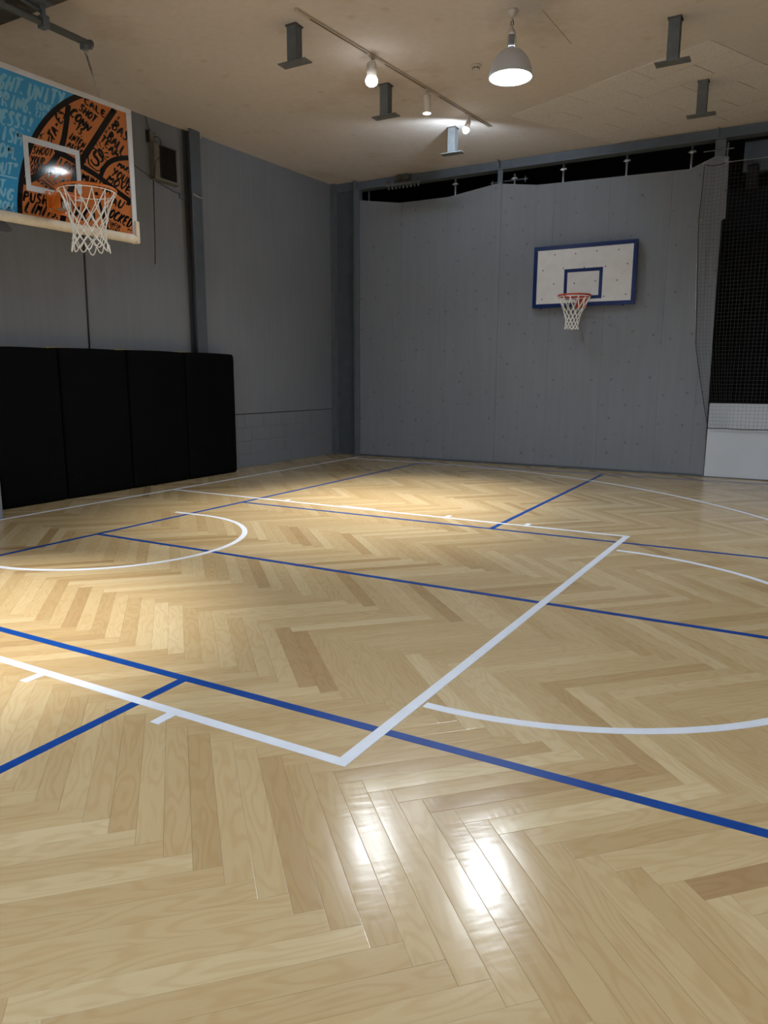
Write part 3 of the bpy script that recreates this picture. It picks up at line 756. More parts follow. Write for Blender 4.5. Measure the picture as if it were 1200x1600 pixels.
wall_cable([(2.40, 4.12), (2.64, 4.035), (2.87, 3.965), (3.02, 3.92), (3.30, 3.865), (3.49, 3.845)], .0035, 'thin dark wire sagging along the left wall under the vent to the column')
t = thing('cable_fitting', (X0+.02, 3.5, 3.84), 'small silver cable clamp on the steel wall column', 'fitting')
MB().box(X0+.001, X0+.02, 3.40, 3.49, 3.80, 3.86).build('plate', M_STEEL2, t)
MB().tube([(X0+.14, 3.52, 3.87), (X0+.152, 3.60, 3.845), (X0+.152, 3.69, 3.835), (X0+.03, 3.76, 3.80)], .012, 8).build('turnbuckle', M_GALV, t)

# ------------------------------------------------------------------ black mats
def rmat(y0, y1, lb, zt, top_in):
    t = thing('wall_mat', (-.5, (y0+y1)/2, 0), lb, 'mat', 'black mats leaning in a row on the left wall')
    mb = MB(); nx = 10; nz = 16; x0, x1 = -.60, -.375
    rn = random.Random(int(y0*100))
    cols = []
    prof = []
    # closed rounded slab: build a grid front with bulge
    def face(y, z):
        a = min((y-y0), (y1-y)); b = min(z-.0, zt-z)
        e = min(1, a/.045); f = min(1, b/.05)
        return x1-.045*(1-math.sqrt(max(0, 1-(1-e)**2)))-.04*(1-math.sqrt(max(0, 1-(1-f)**2)))+.006*math.sin(z*5+y0*3)*math.sin((y-y0)/(y1-y0)*pi)+.004*rn.uniform(-1, 1)*(b < .3)
    ys = [y0, y0+.006, y0+.018, y0+.045]+[y0+.045+(y1-y0-.09)*i/8 for i in range(1, 8)]+[y1-.045, y1-.018, y1-.006, y1]
    zs = [0, .007, .02, .05, .12, .2, .35, .6, .9, 1.2, 1.5, zt-.12, zt-.05, zt-.02, zt-.007, zt]
    n0 = len(mb.v)
    for z in zs:
        for y in ys: mb.v.append((face(y, z), y, z+(.0 if z < .1 else .008*math.sin((y-y0)*3)*(z/zt))))
    ny = len(ys)
    for i in range(len(zs)-1):
        for j in range(ny-1):
            a = n0+i*ny+j; mb.f.append((a, a+1, a+ny+1, a+ny)); mb.sm.append(True)
    def back(p): return (x0, p[1], p[2])
    ring = [n0+j for j in range(ny)]+[n0+i*ny+ny-1 for i in range(1, len(zs))]+[n0+(len(zs)-1)*ny+j for j in range(ny-2, -1, -1)]+[n0+i*ny for i in range(len(zs)-2, 0, -1)]
    nb = len(mb.v)
    for k in ring: mb.v.append(back(mb.v[k]))
    K = len(ring)
    for i in range(K):
        j = (i+1) % K; mb.f.append((ring[j], ring[i], nb+i, nb+j)); mb.sm.append(False)
    mb.f.append(tuple(nb+i for i in range(K))); mb.sm.append(False)
    mb.build('cover', M_VINYL, t)
    MB().box(-.622, -.601, y0+.004, y1-.004, .0, zt+.014).build('plywood_back', M_PLY, t)
rmat(.30, 1.125, 'black vinyl wall mat at the left end of the row', 1.712, 0)
rmat(1.135, 2.10, 'second black vinyl wall mat from the left, in front of the conduit', 1.728, 0)
rmat(2.11, 3.095, 'black vinyl wall mat third from the left, ending at the steel column', 1.738, 0)
rmat(3.105, 4.11, 'black vinyl wall mat at the right end of the row', 1.742, 0)
t = thing('plinth_block', (-.2, -.3, 0), 'grey painted low block at the left end of the black mats', 'block')
MB().box(-.40, .055, -.75, .02, 0, .42).build('body', M_WALL, t, bevel=.008)

# backboard print: layer, text, (origin, advance, up) on the board face, pen width
LETTERING = [
('k', 'TA-ES', (0.034,3.358,0.0284,0.0524,-0.0548,0.0481), 0.018),
('k', 'IT.', (-0.034,3.35,0.0283,-0.0027,0.016,0.05), 0.012),
('k', 'CALEI', (0.372,3.768,0.058,-0.016,0.012,0.055), 0.017),
('k', 'SHOT', (0.305,3.694,0.0425,-0.0162,0.0444,0.0592), 0.017),
('k', 'CONN', (0.209,3.63,0.0455,-0.0272,0.0585,0.0666), 0.02),
('k', '-TS.', (0.227,3.549,0.0295,-0.0232,0.0437,0.054), 0.014),
('k', 'INTEN', (0.178,3.427,0.0306,-0.0106,0.0437,0.0614), 0.013),
('k', 'AUTO', (0.159,3.355,0.0382,-0.0122,0.0333,0.0548), 0.014),
('k', 'XXXXX', (0.576,3.588,0.038,0.04,0.013,-0.018), 0.009),
('k', 'BASE', (0.66,3.643,0.0578,-0.026,0.0599,0.0821), 0.02),
('k', 'BALL', (0.601,3.535,0.0435,-0.0288,0.054,0.0792), 0.02),
('k', 'TEAM', (0.52,3.503,0.0442,-0.031,0.0466,0.0599), 0.018),
('k', 'MAKE', (0.701,3.324,0.041,-0.0072,0.0363,0.0422), 0.014),
('k', 'YOUR', (0.62,3.234,0.055,-0.016,0.0488,0.0725), 0.017),
('k', 'MOVE', (0.564,3.166,0.0678,-0.0162,0.0481,0.0636), 0.018),
('k', 'LOVE', (0.061,3.177,0.041,-0.0085,0.038,0.071), 0.014),
('k', 'SHOOT"', (-0.19,3.211,0.0397,0.0057,0.03,0.066), 0.01),
('k', 'YOUR', (-0.215,3.126,0.0342,0.0032,0.024,0.07), 0.011),
('k', 'SHOT', (-0.223,3.05,0.032,0.0085,0.024,0.07), 0.01),
('k', 'PEN', (-0.061,3.062,0.0543,-0.0223,0.063,0.086), 0.019),
('k', 'XXXX', (-0.168,3.003,0.035,-0.014,0.026,0.026), 0.009),
('k', 'PUSH', (-0.302,2.82,0.0582,0.0028,0.019,0.078), 0.019),
('k', 'LIMITS.', (-0.304,2.735,0.0503,0.0006,0.049,0.089), 0.019),
('k', 'MUNITA', (0.289,3.11,0.0528,-0.0085,0.0252,0.0688), 0.022),
('k', 'AU"', (0.592,2.972,0.0743,-0.008,0.0488,0.0725), 0.02),
('k', 'LOCKED', (0.504,2.866,0.0525,-0.0113,0.0599,0.0821), 0.019),
('k', 'YAKA', (0.109,2.777,0.0772,-0.0023,0.036,0.123), 0.02),
('k', 'FUNFUN', (0.548,2.785,0.0243,-0.0033,0.018,0.043), 0.007),
('k', 'FUN!', (0.566,2.732,0.0295,-0.002,0.018,0.043), 0.007),
('b', 'GHT.', (-0.451,3.627,0.0655,0.0065,0.054,0.119), 0.024),
('b', 'UNITY', (-0.191,3.633,0.0692,0.0074,0.04,0.123), 0.024),
('b', 'PRING.', (-0.484,3.506,0.0597,0.0027,0.037,0.108), 0.022),
('b', 'DUNK', (-0.116,3.569,0.0365,0.0048,0.018,0.064), 0.011),
('b', 'CITY', (-0.127,3.512,0.0285,0.002,0.016,0.049), 0.009),
('b', 'NESS!!', (-0.508,3.364,0.0585,0.003,0.037,0.113), 0.024),
('b', 'ISM', (-0.461,3.246,0.0627,0.0007,0.032,0.113), 0.022),
('b', 'OM.', (-0.495,3.12,0.0683,0.0023,0.032,0.107), 0.023),
('b', 'OUT"', (-0.535,2.982,0.0528,0.0075,0.025,0.091), 0.018),
('b', 'T', (-0.503,2.875,0.055,0.003,0.018,0.071), 0.016),
('b', 'NG', (-0.527,2.799,0.075,0.003,0.025,0.086), 0.02),
('b', 'BOW.', (-0.545,2.718,0.047,0.0018,0.022,0.067), 0.016),
]
SEAMS = [([(-0.288, 2.971), (-0.215, 3.007), (-0.14, 3.054), (-0.042, 3.137), (0.047, 3.235), (0.122, 3.361), (0.166, 3.506), (0.209, 3.706)], 0.052), ([(0.717, 3.823), (0.597, 3.669), (0.463, 3.488), (0.318, 3.297), (0.224, 3.132), (0.15, 2.959), (0.093, 2.816), (0.057, 2.704)], 0.055), ([(0.041, 3.305), (0.071, 3.287), (0.152, 3.276), (0.235, 3.255), (0.319, 3.228), (0.494, 3.183), (0.662, 3.11), (0.853, 3.041)], 0.05), ([(0.501, 3.185), (0.527, 3.24), (0.56, 3.291), (0.606, 3.335), (0.66, 3.37), (0.721, 3.399), (0.844, 3.435)], 0.042), ([(0.441, 3.046), (0.475, 2.944), (0.509, 2.84), (0.557, 2.714)], 0.035)]
INK = [([(-0.086, 3.051), (0.008, 3.006)], 0.014), ([(-0.118, 3.029), (0.011, 2.971)], 0.012), ([(-0.098, 3.383), (-0.081, 3.368), (-0.101, 3.347)], 0.008), ([(-0.099, 3.368), (-0.054, 3.405)], 0.008), ([(-0.091, 3.385), (-0.076, 3.359)], 0.008), ([(0.451, 3.42), (0.414, 3.395), (0.398, 3.364), (0.375, 3.337), (0.379, 3.301), (0.383, 3.265), (0.423, 3.247), (0.463, 3.23), (0.499, 3.238), (0.515, 3.269), (0.553, 3.3), (0.585, 3.341)], 0.014), ([(0.451, 3.42), (0.518, 3.384), (0.593, 3.342)], 0.014), ([(0.47, 3.398), (0.447, 3.377), (0.445, 3.355), (0.472, 3.34), (0.491, 3.318), (0.488, 3.285), (0.452, 3.271), (0.419, 3.289), (0.407, 3.313)], 0.028), ([(0.496, 3.384), (0.543, 3.352), (0.534, 3.328), (0.512, 3.317)], 0.022), ([(0.492, 3.42), (0.527, 3.413), (0.546, 3.391), (0.551, 3.365)], 0.028), ([(0.469, 3.473), (0.494, 3.442)], 0.01), ([(0.512, 3.49), (0.522, 3.444)], 0.012), ([(0.558, 3.448), (0.543, 3.433)], 0.012), ([(0.606, 3.417), (0.562, 3.406)], 0.012), ([(0.61, 3.38), (0.566, 3.374)], 0.011), ([(0.322, 3.261), (0.345, 3.293), (0.349, 3.267), (0.322, 3.261)], 0.008), ([(0.779, 2.774), (0.804, 2.796), (0.81, 2.774), (0.834, 2.789)], 0.008)]
UNDER = (-0.338, 2.984)
PINK = [(0.785, 2.758), (0.84, 2.755), (0.838, 2.732), (0.784, 2.734)]

# ------------------------------------------------------------------ basketball nets
def hoop_net(c, r0, drops, radii, t, rc=.0026, twist=0.0, loops=.05, seed=3, lean=(0, 0)):
    """12 rim loops, knotted diamonds; c rim centre, drops/radii per knot row"""
    rn = random.Random(seed); n = 12
    rows = [[] for _ in drops]
    mb = MB()
    def P(j, k2):   # row j, half-step index k2 (0..23)
        a = R(k2*15)+twist
        q = nodes.get((j, k2))
        if q is None:
            rr = radii[j]*(1+rn.uniform(-.05, .05)); z = c[2]-drops[j]+rn.uniform(-.006, .006)
            s = drops[j]
            q = (c[0]+rr*cos(a)+lean[0]*s, c[1]+rr*sin(a)+lean[1]*s, z); nodes[(j, k2)] = q
        return q
    nodes = {}
    for k in range(n):
        for j in range(len(drops)-1):
            base = (2*k+j) % 24
            for d in (-1, 1):
                a, b = Vector(P(j, base)), Vector(P(j+1, (base+d) % 24))
                mid = (a+b)/2
                mid.x += rn.uniform(-.002, .002); mid.z -= .002
                ce = Vector((c[0]+lean[0]*drops[j], c[1]+lean[1]*drops[j], mid.z)); mid -= (mid-ce)*.02
                mb.tube([a, mid, b], rc, 6)
            # knot
            a = Vector(P(j+1, (base+1) % 24))
            mb.tube([a+Vector((0, 0, .006)), a, a-Vector((0, 0, .006))], [rc*1.2, rc*1.9, rc*1.2], 6)
        # bottom loop
        j = len(drops)-1; base = (2*k+j) % 24
        a, b = Vector(P(j, base)), Vector(P(j, (base+2) % 24))
        pts = [a]
        for i in range(1, 8):
            f = i/8; q = a.lerp(b, f); q.z -= loops*math.sin(f*pi)*(1+.25*math.sin(k*2.1)); 
            out = Vector((q.x-c[0]-lean[0]*drops[j], q.y-c[1]-lean[1]*drops[j], 0)); q += out*.10*math.sin(f*pi); pts.append(q)
        mb.tube(pts+[b], rc*1.25, 6)
    # cord threaded round the rim
    ringp = [(c[0]+(r0-.002)*cos(2*pi*i/36), c[1]+(r0-.002)*sin(2*pi*i/36), c[2]-.022) for i in range(36)]
    mb.tube(ringp, rc*1.0, 5, closed=True)
    return mb.build('net', M_CORD, t)
def rim_ring(c, r, tr_, name, m_, t):
    mb = MB(); mb.tube([(c[0]+r*cos(2*pi*i/64), c[1]+r*sin(2*pi*i/64), c[2]) for i in range(64)], tr_, 10, closed=True)
    o = mb.build(name, m_, t)
    for k in range(12):
        a = R(k*30); s = (c[0]+(r)*cos(a), c[1]+r*sin(a))
        MB().tube([(s[0], s[1], c[2]-tr_*.8), (s[0]*1.0+.0, s[1], c[2]-.020)], .0035, 6).build('net_hook', m_, t)
    return o

# ---- far backboard on the back wall --------------------------------
YBD = 7.05
t = thing('basketball_backboard', (3.95, YBD+.06, 2.95), 'white backboard with royal blue frame on the grey back wall', 'backboard')
x0, x1, z0, z1 = 3.180, 4.727, 2.495, 3.408
MB().box(x0+.04, x1-.04, YBD+.0, YBD+.022, z0+.04, z1-.04).build('board', M_BB, t)
fw = .058
for a in ((x0, x1, z1-fw, z1), (x0, x1, z0, z0+fw), (x0, x0+fw, z0+fw, z1-fw), (x1-fw, x1, z0+fw, z1-fw)):
    MB().box(a[0], a[1], YBD-.012, YBD+.045, a[2], a[3]).build('frame_bar', M_BBBL, t, bevel=.002)
rx0, rx1, rz0, rz1, rw = 3.664, 4.243, 2.60, 3.052, .05
MB().prism([(rx0, rz0), (rx1, rz0), (rx1, rz0+rw), (rx0, rz0+rw)], -.001, .001, lambda a, b, c: (a, YBD-c-.001, b)).box(rx0, rx1, YBD-.002, YBD, rz1-rw, rz1).box(rx0, rx0+rw, YBD-.002, YBD, rz0+rw, rz1-rw).box(rx1-rw, rx1, YBD-.002, YBD, rz0+rw, rz1-rw).build('target_rectangle', M_BBBL, t)
def onb(px, py):   # board bolt positions, from face grid
    return px, py
for i in range(9):
    for j in range(4):
        x = x0+.15+i*.158+(.02 if j % 2 else 0); z = z0+.13+j*.215+.008*((i*7+j*3) % 3)
        if (i+j) % 2 == 0:
            MB().tube([(x, YBD-.004, z), (x, YBD+.002, z)], .0095, 8).build('bolt', M_DOT, t)
for x in (x0+.13, x1-.17):
    MB().tube([(x, YBD+.02, z0-.012), (x, YBD+.02, z0)], .02, 10).build('bolt', M_BBBL, t)
for x in (x0+.3, x1-.3):
    MB().box(x-.04, x+.04, YBD+.022, YB-.0015, z0+.12, z1-.12).build('wall_batten', M_POST, t)
c2 = (3.94, 6.655, 2.615)
t = thing('basketball_hoop', (3.94, YBD, 2.58), 'red orange hoop with white net on the blue framed backboard', 'hoop')
rim_ring(c2, .232, .012, 'rim', M_RED, t)
MB().box(3.86, 4.03, YBD-.021, YBD-.0125, 2.475, 2.625).build('mounting_plate', M_RED, t, bevel=.002)
MB().prism([(-.014, 2.605), (-.165, 2.605), (-.165, 2.595), (-.014, 2.50)], 3.885, 3.893, lambda a, b, c: (c, YBD+a, b)).prism([(-.014, 2.605), (-.165, 2.605), (-.165, 2.595), (-.014, 2.50)], 3.987, 3.995, lambda a, b, c: (c, YBD+a, b)).box(3.885, 3.995, YBD-.175, YBD-.012, 2.603, 2.612).build('bracket', M_RED, t)
for s in (-1, 1):
    MB().tube([(3.94+s*.16, c2[1]+.16, 2.607), (3.94+s*.05, YBD-.02, 2.50)], .006, 8).build('brace', M_RED, t)
hoop_net(c2, .232, [.022, .17, .235, .295, .35, .405, .45], [.228, .155, .130, .112, .100, .095, .098], t, rc=.0042, loops=.03, seed=5, lean=(-.04, 0))

# ---- near printed backboard ----------------------------------------
XB_ = 1.2
def bf(a, b, c): return (XB_+c, a, b)             # (y, z, lift) on the board face
SH[0] = 'board'
t = thing('printed_backboard', (XB_, 0, 3.2), 'blue and orange printed backboard with brush lettering, cream edge padding and white frame', 'backboard')
y0, y1, z0, z1 = -.895, .895, 2.70, 3.865
iy, iz0, iz1 = .842, 2.735, 3.825
MB().box(XB_-.02, XB_, y0+.01, y1-.01, z0+.005, z1-.01).build('board', M_BDBLUE, t)
for a in ((y0, y1, iz1, z1), (y0, y0+.053, z0, iz1), (iy, y1, z0, iz1), (y0+.053, iy, z0, iz0)):
    MB().box(XB_-.05, XB_+.014, a[0], a[1], a[2], a[3]).build('frame_bar', M_FRAMEW, t, bevel=.003)
# big ball print
C_, RO, RI = (.982, 2.663), 1.343, 1.298
def disc(r):
    poly = [(C_[0]+r*cos(2*pi*i/160), C_[1]+r*sin(2*pi*i/160)) for i in range(160)]
    for a, b, c in ((1, 0, iy+.001), (-1, 0, -y0-.052), (-SLOPE, 1, iz1+.001-SLOPE*.89), (SLOPE, -1, -iz0+.001+SLOPE*.89)): poly = clip_poly(poly, a, b, c)
    return poly
SH[0] = None                                      # print data is already in true face coordinates
GL = {
'A': [[(0,0),(.45,1),(.9,0)],[(.2,.38),(.75,.38)]], 'B': [[(.1,0),(.1,1),(.6,.92),(.65,.65),(.15,.53),(.75,.42),(.7,.08),(.1,0)]],
'C': [[(.8,.85),(.45,1),(.1,.6),(.2,.1),(.55,0),(.85,.15)]], 'D': [[(.1,0),(.1,1),(.6,.85),(.8,.5),(.6,.1),(.1,0)]],
'E': [[(.75,1),(.1,.95),(.1,.05),(.8,0)],[(.1,.5),(.65,.52)]], 'F': [[(.8,1),(.12,.95),(.1,0)],[(.1,.5),(.65,.55)]],
'G': [[(.8,.9),(.4,1),(.1,.55),(.25,.05),(.65,.05),(.75,.45),(.45,.45)]], 'H': [[(.1,0),(.15,1)],[(.8,0),(.8,1)],[(.1,.48),(.8,.54)]],
'I': [[(.45,0),(.5,1)]], 'K': [[(.1,0),(.12,1)],[(.8,1),(.15,.45),(.85,0)]], 'L': [[(.15,1),(.12,.05),(.8,.02)]],
'M': [[(.02,0),(.15,1),(.45,.35),(.8,1),(.92,0)]], 'N': [[(.08,0),(.12,1),(.75,.05),(.82,1)]],
'O': [[(.5,1),(.12,.7),(.12,.25),(.5,0),(.85,.3),(.82,.75),(.5,1)]], 'P': [[(.1,0),(.12,1),(.7,.9),(.75,.6),(.12,.45)]],
'R': [[(.1,0),(.12,1),(.7,.9),(.7,.6),(.15,.48),(.85,0)]], 'S': [[(.8,.9),(.4,1),(.12,.75),(.75,.35),(.6,.05),(.05,.08)]],
'T': [[(0,.95),(.9,1)],[(.45,.97),(.42,0)]], 'U': [[(.1,1),(.12,.25),(.4,0),(.75,.2),(.8,1)]], 'V': [[(.05,1),(.45,0),(.85,1)]],
'W': [[(0,1),(.2,0),(.45,.6),(.7,0),(.95,1)]], 'X': [[(.1,.1),(.8,.9)],[(.1,.9),(.8,.1)]], 'Y': [[(.05,1),(.45,.5)],[(.85,1),(.25,-.05)]],
'.': [[(.15,0),(.25,.12)]], '!': [[(.4,1),(.35,.35)],[(.33,.12),(.3,0)]], '"': [[(.2,1.05),(.15,.7)],[(.5,1.05),(.45,.7)]], '-': [[(.15,.5),(.7,.5)]]}
def brush(mb, pts, w, lift, taper=True):
    """flat variable-width stroke on the board face"""
    P = []
    pts = [Vector(p) for p in pts]
    for i in range(len(pts)-1):
        n = 3
        for k in range(n): P.append(pts[i].lerp(pts[i+1], k/n))
    P.append(pts[-1])
    # soften corners
    if len(P) > 4: P = [P[0]]+[(P[i-1]+P[i]*2+P[i+1])/4 for i in range(1, len(P)-1)]+[P[-1]]
    N = len(P); base = len(mb.v)
    for i, p in enumerate(P):
        d = (P[min(i+1, N-1)]-P[max(i-1, 0)])
        d = d.normalized() if d.length > 1e-9 else Vector((1, 0)); n = Vector((-d.y, d.x))
        f = i/(N-1); ww = w/2*((.62+.5*math.sin(pi*min(1, f*1.25+.12))) if taper else 1)
        for s in (1, -1):
            q = p+n*ww*s; q.x = max(-.84, min(iy, q.x)); k_ = SLOPE*(q.x-.89); q.y = max(iz0+k_, min(iz1+k_, q.y)); mb.v.append(bf(q.x, q.y, lift))
    for i in range(N-1):
        a = base+2*i; mb.f.append((a, a+1, a+3, a+2)); mb.sm.append(False)
_cnt = [0]
def write(layer, m_, lab):
    for l, text, (ox, oz, ux, uz, vx, vz), pen in LETTERING:
        if l != layer: continue
        mb = MB()
        for i, ch in enumerate(text):
            for st in GL.get(ch, []):
                _cnt[0] += 1
                pts = [(ox+ux*(i+.93*a)+vx*b, oz+uz*(i+.93*a)+vz*b) for a, b in st]
                brush(mb, pts, pen*1.12, .0008+(_cnt[0] % 9)*.00003+(0 if layer == 'b' else .0022))
        mb.build('lettering', m_, t, label=lab)
write('b', M_LTBLUE, 'pale blue brush lettering')
mb = MB(); brush(mb, [(-.90, 2.965), UNDER], .02, .0009); mb.build('underline', M_LTBLUE, t)
MB().prism(disc(RO), .0004, .0014, bf).build('ball_outline', M_BLK, t)
MB().prism(disc(RI), .0004, .0018, bf).build('ball_print', M_BDOR, t)
def smooth(pts, n=2):
    P = [Vector(p) for p in pts]
    for _ in range(n):
        Q = [P[0]]
        for a, b in zip(P, P[1:]): Q += [a.lerp(b, .25), a.lerp(b, .75)]
        Q.append(P[-1]); P = Q
    return [tuple(p) for p in P]
for i, (pts, w) in enumerate(SEAMS):
    mb = MB(); brush(mb, smooth(pts), w, .0021+i*.00004, False); mb.build('ball_seam', M_BLK, t)
write('k', M_BLK, 'black brush lettering')
INK_NAMES = ['double_bar', 'double_bar']+['small_arrow']*3+['emblem_shield']*2+['emblem_letter']*2+['emblem_crown']+['emblem_ray']*5+['small_triangle', 'small_signature']
for i, ((pts, w), nm) in enumerate(zip(INK, INK_NAMES)):
    mb = MB(); brush(mb, pts, w, .0034+i*.00002); mb.build(nm, M_BLK, t)
MB().prism(PINK, .0018, .0026, bf).build('small_stamp', M_PINK, t)
# white tape target rectangle
SH[0] = 'board'
ty0, ty1, tz0, tz1, tw = -.262, .287, 2.945, 3.37, .046
for a in ((ty0, ty1, tz1-tw, tz1), (ty0, ty1, tz0, tz0+tw), (ty0, ty0+tw, tz0+tw, tz1-tw), (ty1-tw, ty1, tz0+tw, tz1-tw)):
    MB().box(XB_+.0042, XB_+.0052, *a).build('target_tape', M_TARGET, t)
# edge padding
MB().tube([(XB_-.01, y0-.01, z0+.012), (XB_-.01, y1+.006, z0+.012)], .042, 14).build('bottom_padding', M_PADC, t)
MB().box(XB_-.05, XB_+.03, y1-.035, y1+.018, z0-.03, z0+.175).build('corner_padding', M_PADC, t, bevel=.012, seg=3)
# carrying steelwork behind
SH[0] = None
t = thing('backboard_support', (.2, 0, 3.2), 'dark steel support arms holding the printed backboard off the left wall', 'support')
for y in (-.60, .30):
    MB().box(XL+.001, XB_-.052, y-.03, y+.03, 3.30, 3.36).build('arm', M_STEEL, t)
    MB().box(XB_-.085, XB_-.052, y-.03, y+.03, 2.80, 3.75).build('upright', M_STEEL, t)
MB().box(XL+.001, XL+.02, -.75, .45, 3.25, 3.41).build('wall_plate', M_STEEL, t)
MB().box(XB_-.11, XB_-.086, -.75, .45, 3.30, 3.36).build('cross_bar', M_STEEL, t)
MB().box(XB_-.12, XB_-.052, -.95, -.52, 2.575, 2.80).build('lower_bracket', M_STEEL, t)
MB().prism([(-.52, 2.70), (-.38, 2.60), (-.38, 2.575), (-.52, 2.575)], -.12, -.06, bf).build('gusset', M_STEEL, t)
# pole and chain above the board
t = thing('support_pole', (1.15, 0, 4.3), 'long grey pipe under the ceiling with brackets and a hook above the printed backboard', 'pipe')
MB().tube([(1.15, -2.4, 4.262), (1.15, .52, 4.298)], .030, 14).build('pole', M_STEEL2, t)
MB().tube([(1.15, .515, 4.298), (1.15, .535, 4.298)], .038, 16).build('end_cap', M_STEEL2, t)
MB().box(1.12, 1.18, .435, .49, 4.235, 4.275).build('eye_plate', M_STEEL2, t, bevel=.004)
MB().tube([(1.15+.020*cos(2*pi*i/14), .475, 4.222+.020*sin(2*pi*i/14)) for i in range(14)], .005, 6, closed=True).build('hook_ring', M_GALV, t)
for y in (.06, -.34):
    MB().box(1.11, 1.19, y-.03, y+.03, 4.25, 4.345).build('pipe_clamp', M_STEEL2, t, bevel=.004)
    MB().tube([(1.15, y, 4.34), (1.15, y, 4.46)], .022, 10).build('hanger', M_STEEL2, t)
MB().tube([(1.15, .06, 4.37), (1.15, -.34, 4.42)], .016, 8).build('brace', M_STEEL2, t)
MB().box(1.09, 1.21, -.44, .12, 4.435, 4.452).build('top_plate', M_STEEL2, t)
t = thing('suspension_chain', (1.16, .5, 4.05), 'thin steel chain from the ceiling pipe down to the top edge of the printed backboard', 'chain')
pa, pb = Vector((1.15, .475, 4.205)), Vector((1.175, .572, 3.872))
n = 17
for i in range(n):
    f0, f1 = i/n, (i+1.35)/n; a, b = pa.lerp(pb, f0), pa.lerp(pb, min(f1, 1)); w = .0085 if i < 6 else .004
    s = Vector((w, 0, 0)) if i % 2 else Vector((0, w, 0)); mdl = (a+b)/2
    MB().tube([a, a.lerp(mdl, .5)+s, b.lerp(mdl, .5)+s, b, b.lerp(mdl, .5)-s, a.lerp(mdl, .5)-s], .0030 if i < 6 else .0020, 5, closed=True).build('link', M_GALV if i > 7 else M_STEEL, t)
# hoop
c1 = (1.612, 0.0, 2.925)
t = thing('basketball_hoop', (XB_, 0, 2.9), 'orange hoop with white diamond net on the printed blue and orange backboard', 'hoop')
rim_ring(c1, .228, .0105, 'rim', M_ORANGE, t)
MB().box(XB_+.006, XB_+.022, -.085, .105, 2.775, 2.945).build('mounting_plate', M_ORANGE, t, bevel=.003)
MB().box(XB_+.022, XB_+.150, -.055, .075, 2.880, 2.915).box(XB_+.022, XB_+.14, -.055, -.047, 2.80, 2.88).box(XB_+.022, XB_+.14, .067, .075, 2.80, 2.88).build('bracket', M_ORANGE, t, bevel=.003)
MB().box(XB_+.13, XB_+.205, -.09, .10, 2.895, 2.915).build('rim_flange', M_ORANGE, t, bevel=.003)
MB().box(XB_+.03, XB_+.15, -.035, .055, 2.80, 2.862).build('spring_housing', M_GALV, t, bevel=.012)
for y in (-.065, .085):
    for z in (2.80, 2.925): MB().tube([(XB_+.020, y, z), (XB_+.030, y, z)], .008, 6).build('bolt', M_GALV, t)
for s in (-1, 1):
    MB().tube([(c1[0]-.13, s*.185, 2.918), (XB_+.03, s*.06, 2.82)], .0065, 8).build('brace', M_ORANGE, t)
hoop_net(c1, .228, [.022, .165, .225, .285, .34, .39, .43], [.226, .165, .148, .135, .128, .130, .142], t, rc=.0042, loops=.055, seed=8)

# ------------------------------------------------------------------ safety net in front of the dark opening
t = thing('safety_net', (6.5, YB-.08, 2.5), 'square mesh safety net hanging over the dark opening and white half wall', 'net')
YN = YB-.085
XE = 8.6
left = [(4.315, 5.535), (4.0, 5.53), (3.594, 5.515), (3.0, 5.545), (2.4, 5.58), (1.836, 5.612), (1.5, 5.68), (1.1, 5.765), (.715, 5.855)]
def left_x(z):
    for (a, b), (c, d) in zip(left, left[1:]):
        if c <= z <= a: return b+(d-b)*(a-z)/(a-c)
    return left[-1][1] if z < .9 else left[0][1]
def yn(x, z): return YN+.010*math.sin(x*3.1+z*1.3)+.006*math.sin(z*4+x*7)
CELL = .052; zt, zb = 4.31, .715
rc = .0016
mb = MB()
nz = int((zt-zb)/CELL)
def wob(x, z): return .003*math.sin(z*5+x*3)+.001*math.sin(x*41+z*13)
def xof(k, z):
    """k-th vertical cord from the left edge; cords crowd towards the free edge"""
    e = left_x(z); full = 5.50+k*CELL
    f = min(1, k*CELL/.62); return max(e, e+(full-5.50)*1.0 if k*CELL > .62 else e+(5.50+.62-e)*(f)) if k*CELL <= .62 else full
nk = int((XE-5.5)/CELL)
for k in range(nk+1):
    pts = []
    for i in range(nz+1):
        z = zt-i*(zt-zb)/nz; x = xof(k, z); sag = -.028*math.sin(max(0, min(1, (x-5.53)/.27))*pi) if i == 0 and x < 5.81 else 0
        pts.append((x+wob(k, z), yn(x, z), z+sag))
    mb.tube(pts, rc, 3, caps=False)
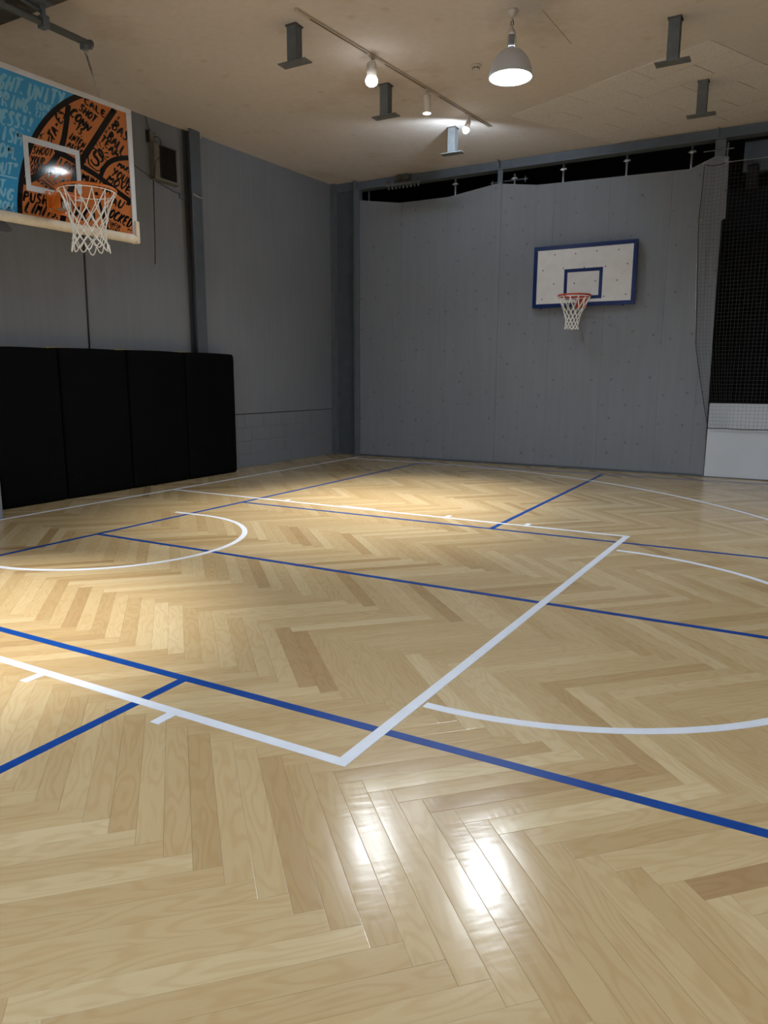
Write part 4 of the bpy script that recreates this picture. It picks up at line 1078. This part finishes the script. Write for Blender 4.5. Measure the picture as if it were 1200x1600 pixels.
for i in range(nz+1):
    z = zt-i*(zt-zb)/nz; pts = []
    for k in range(nk+1):
        x = xof(k, z); sag = -.03*math.sin(max(0, min(1, (x-5.53)/.27))*pi)*max(0, 1-i*.05) if x < 5.81 else 0
        pts.append((x+wob(k, z), yn(x, z), z+sag+.002*math.sin(k*.6+i*1.3)))
    mb.tube(pts, rc, 3, caps=False)
mb.build('mesh', M_NET, t, kind='stuff')
MB().tube([(x, YN-.004, z) for z, x in left], .005, 6).build('edge_rope', M_ROPE, t)
MB().tube([(left[-1][1], YN-.004, .715)]+[(5.88+i*.2, YN-.005, .712+.005*math.sin(i*2)) for i in range(14)], .0065, 6).build('bottom_rope', M_ROPE, t)
MB().tube([(5.535, YN-.004, 4.315), (5.60, YN, 4.292), (5.68, YN, 4.285), (5.76, YN, 4.295), (5.803, YN, 4.31)], .006, 6).build('top_rope', M_ROPE, t)
MB().tube([(5.51, YN-.02, 3.60), (5.55, YN-.02, 2.7), (5.592, YN-.02, 1.90)], .007, 8).build('edge_rod', M_GALV, t)
for x in (5.48, 5.56): MB().lathe([(0, -.012), (.010, -.006), (.012, 0), (.010, .006), (0, .012)], (x, YN-.03, 3.575), 10).build('rod_clip', M_GALV, t)
MB().tube([(5.79, YN, 4.31), (XE, YN, 4.30)], .008, 8).build('top_rod', M_GALV, t)
for x, z in ((5.535, 4.325), (5.80, 4.335)):
    MB().tube([(x+.018*cos(2*pi*i/12), YN-.005, z+.018*sin(2*pi*i/12)) for i in range(12)], .004, 6, closed=True).build('ring', M_GALV, t)
# dim things in the room behind the net
t = thing('back_room_beam', (7.4, YB+.9, 4.5), 'pale grey beam in the dark room above the safety net', 'beam')
MB().box(5.95, XR, YB+.85, YB+1.0, 4.38, 4.79).build('face', M_STEEL2, t)
t = thing('hanging_speaker', (6.15, YB+.75, 4.2), 'black box hanging in the dark opening beside the net post', 'speaker')
MB().box(6.02, 6.17, YB+.62, YB+.86, 4.08, 4.42).build('cabinet', M_ROPE, t, bevel=.01)
MB().tube([(6.08, YB+.80, 4.42), (6.08, YB+.88, 4.5)], .012, 8).build('bracket', M_STEEL, t)
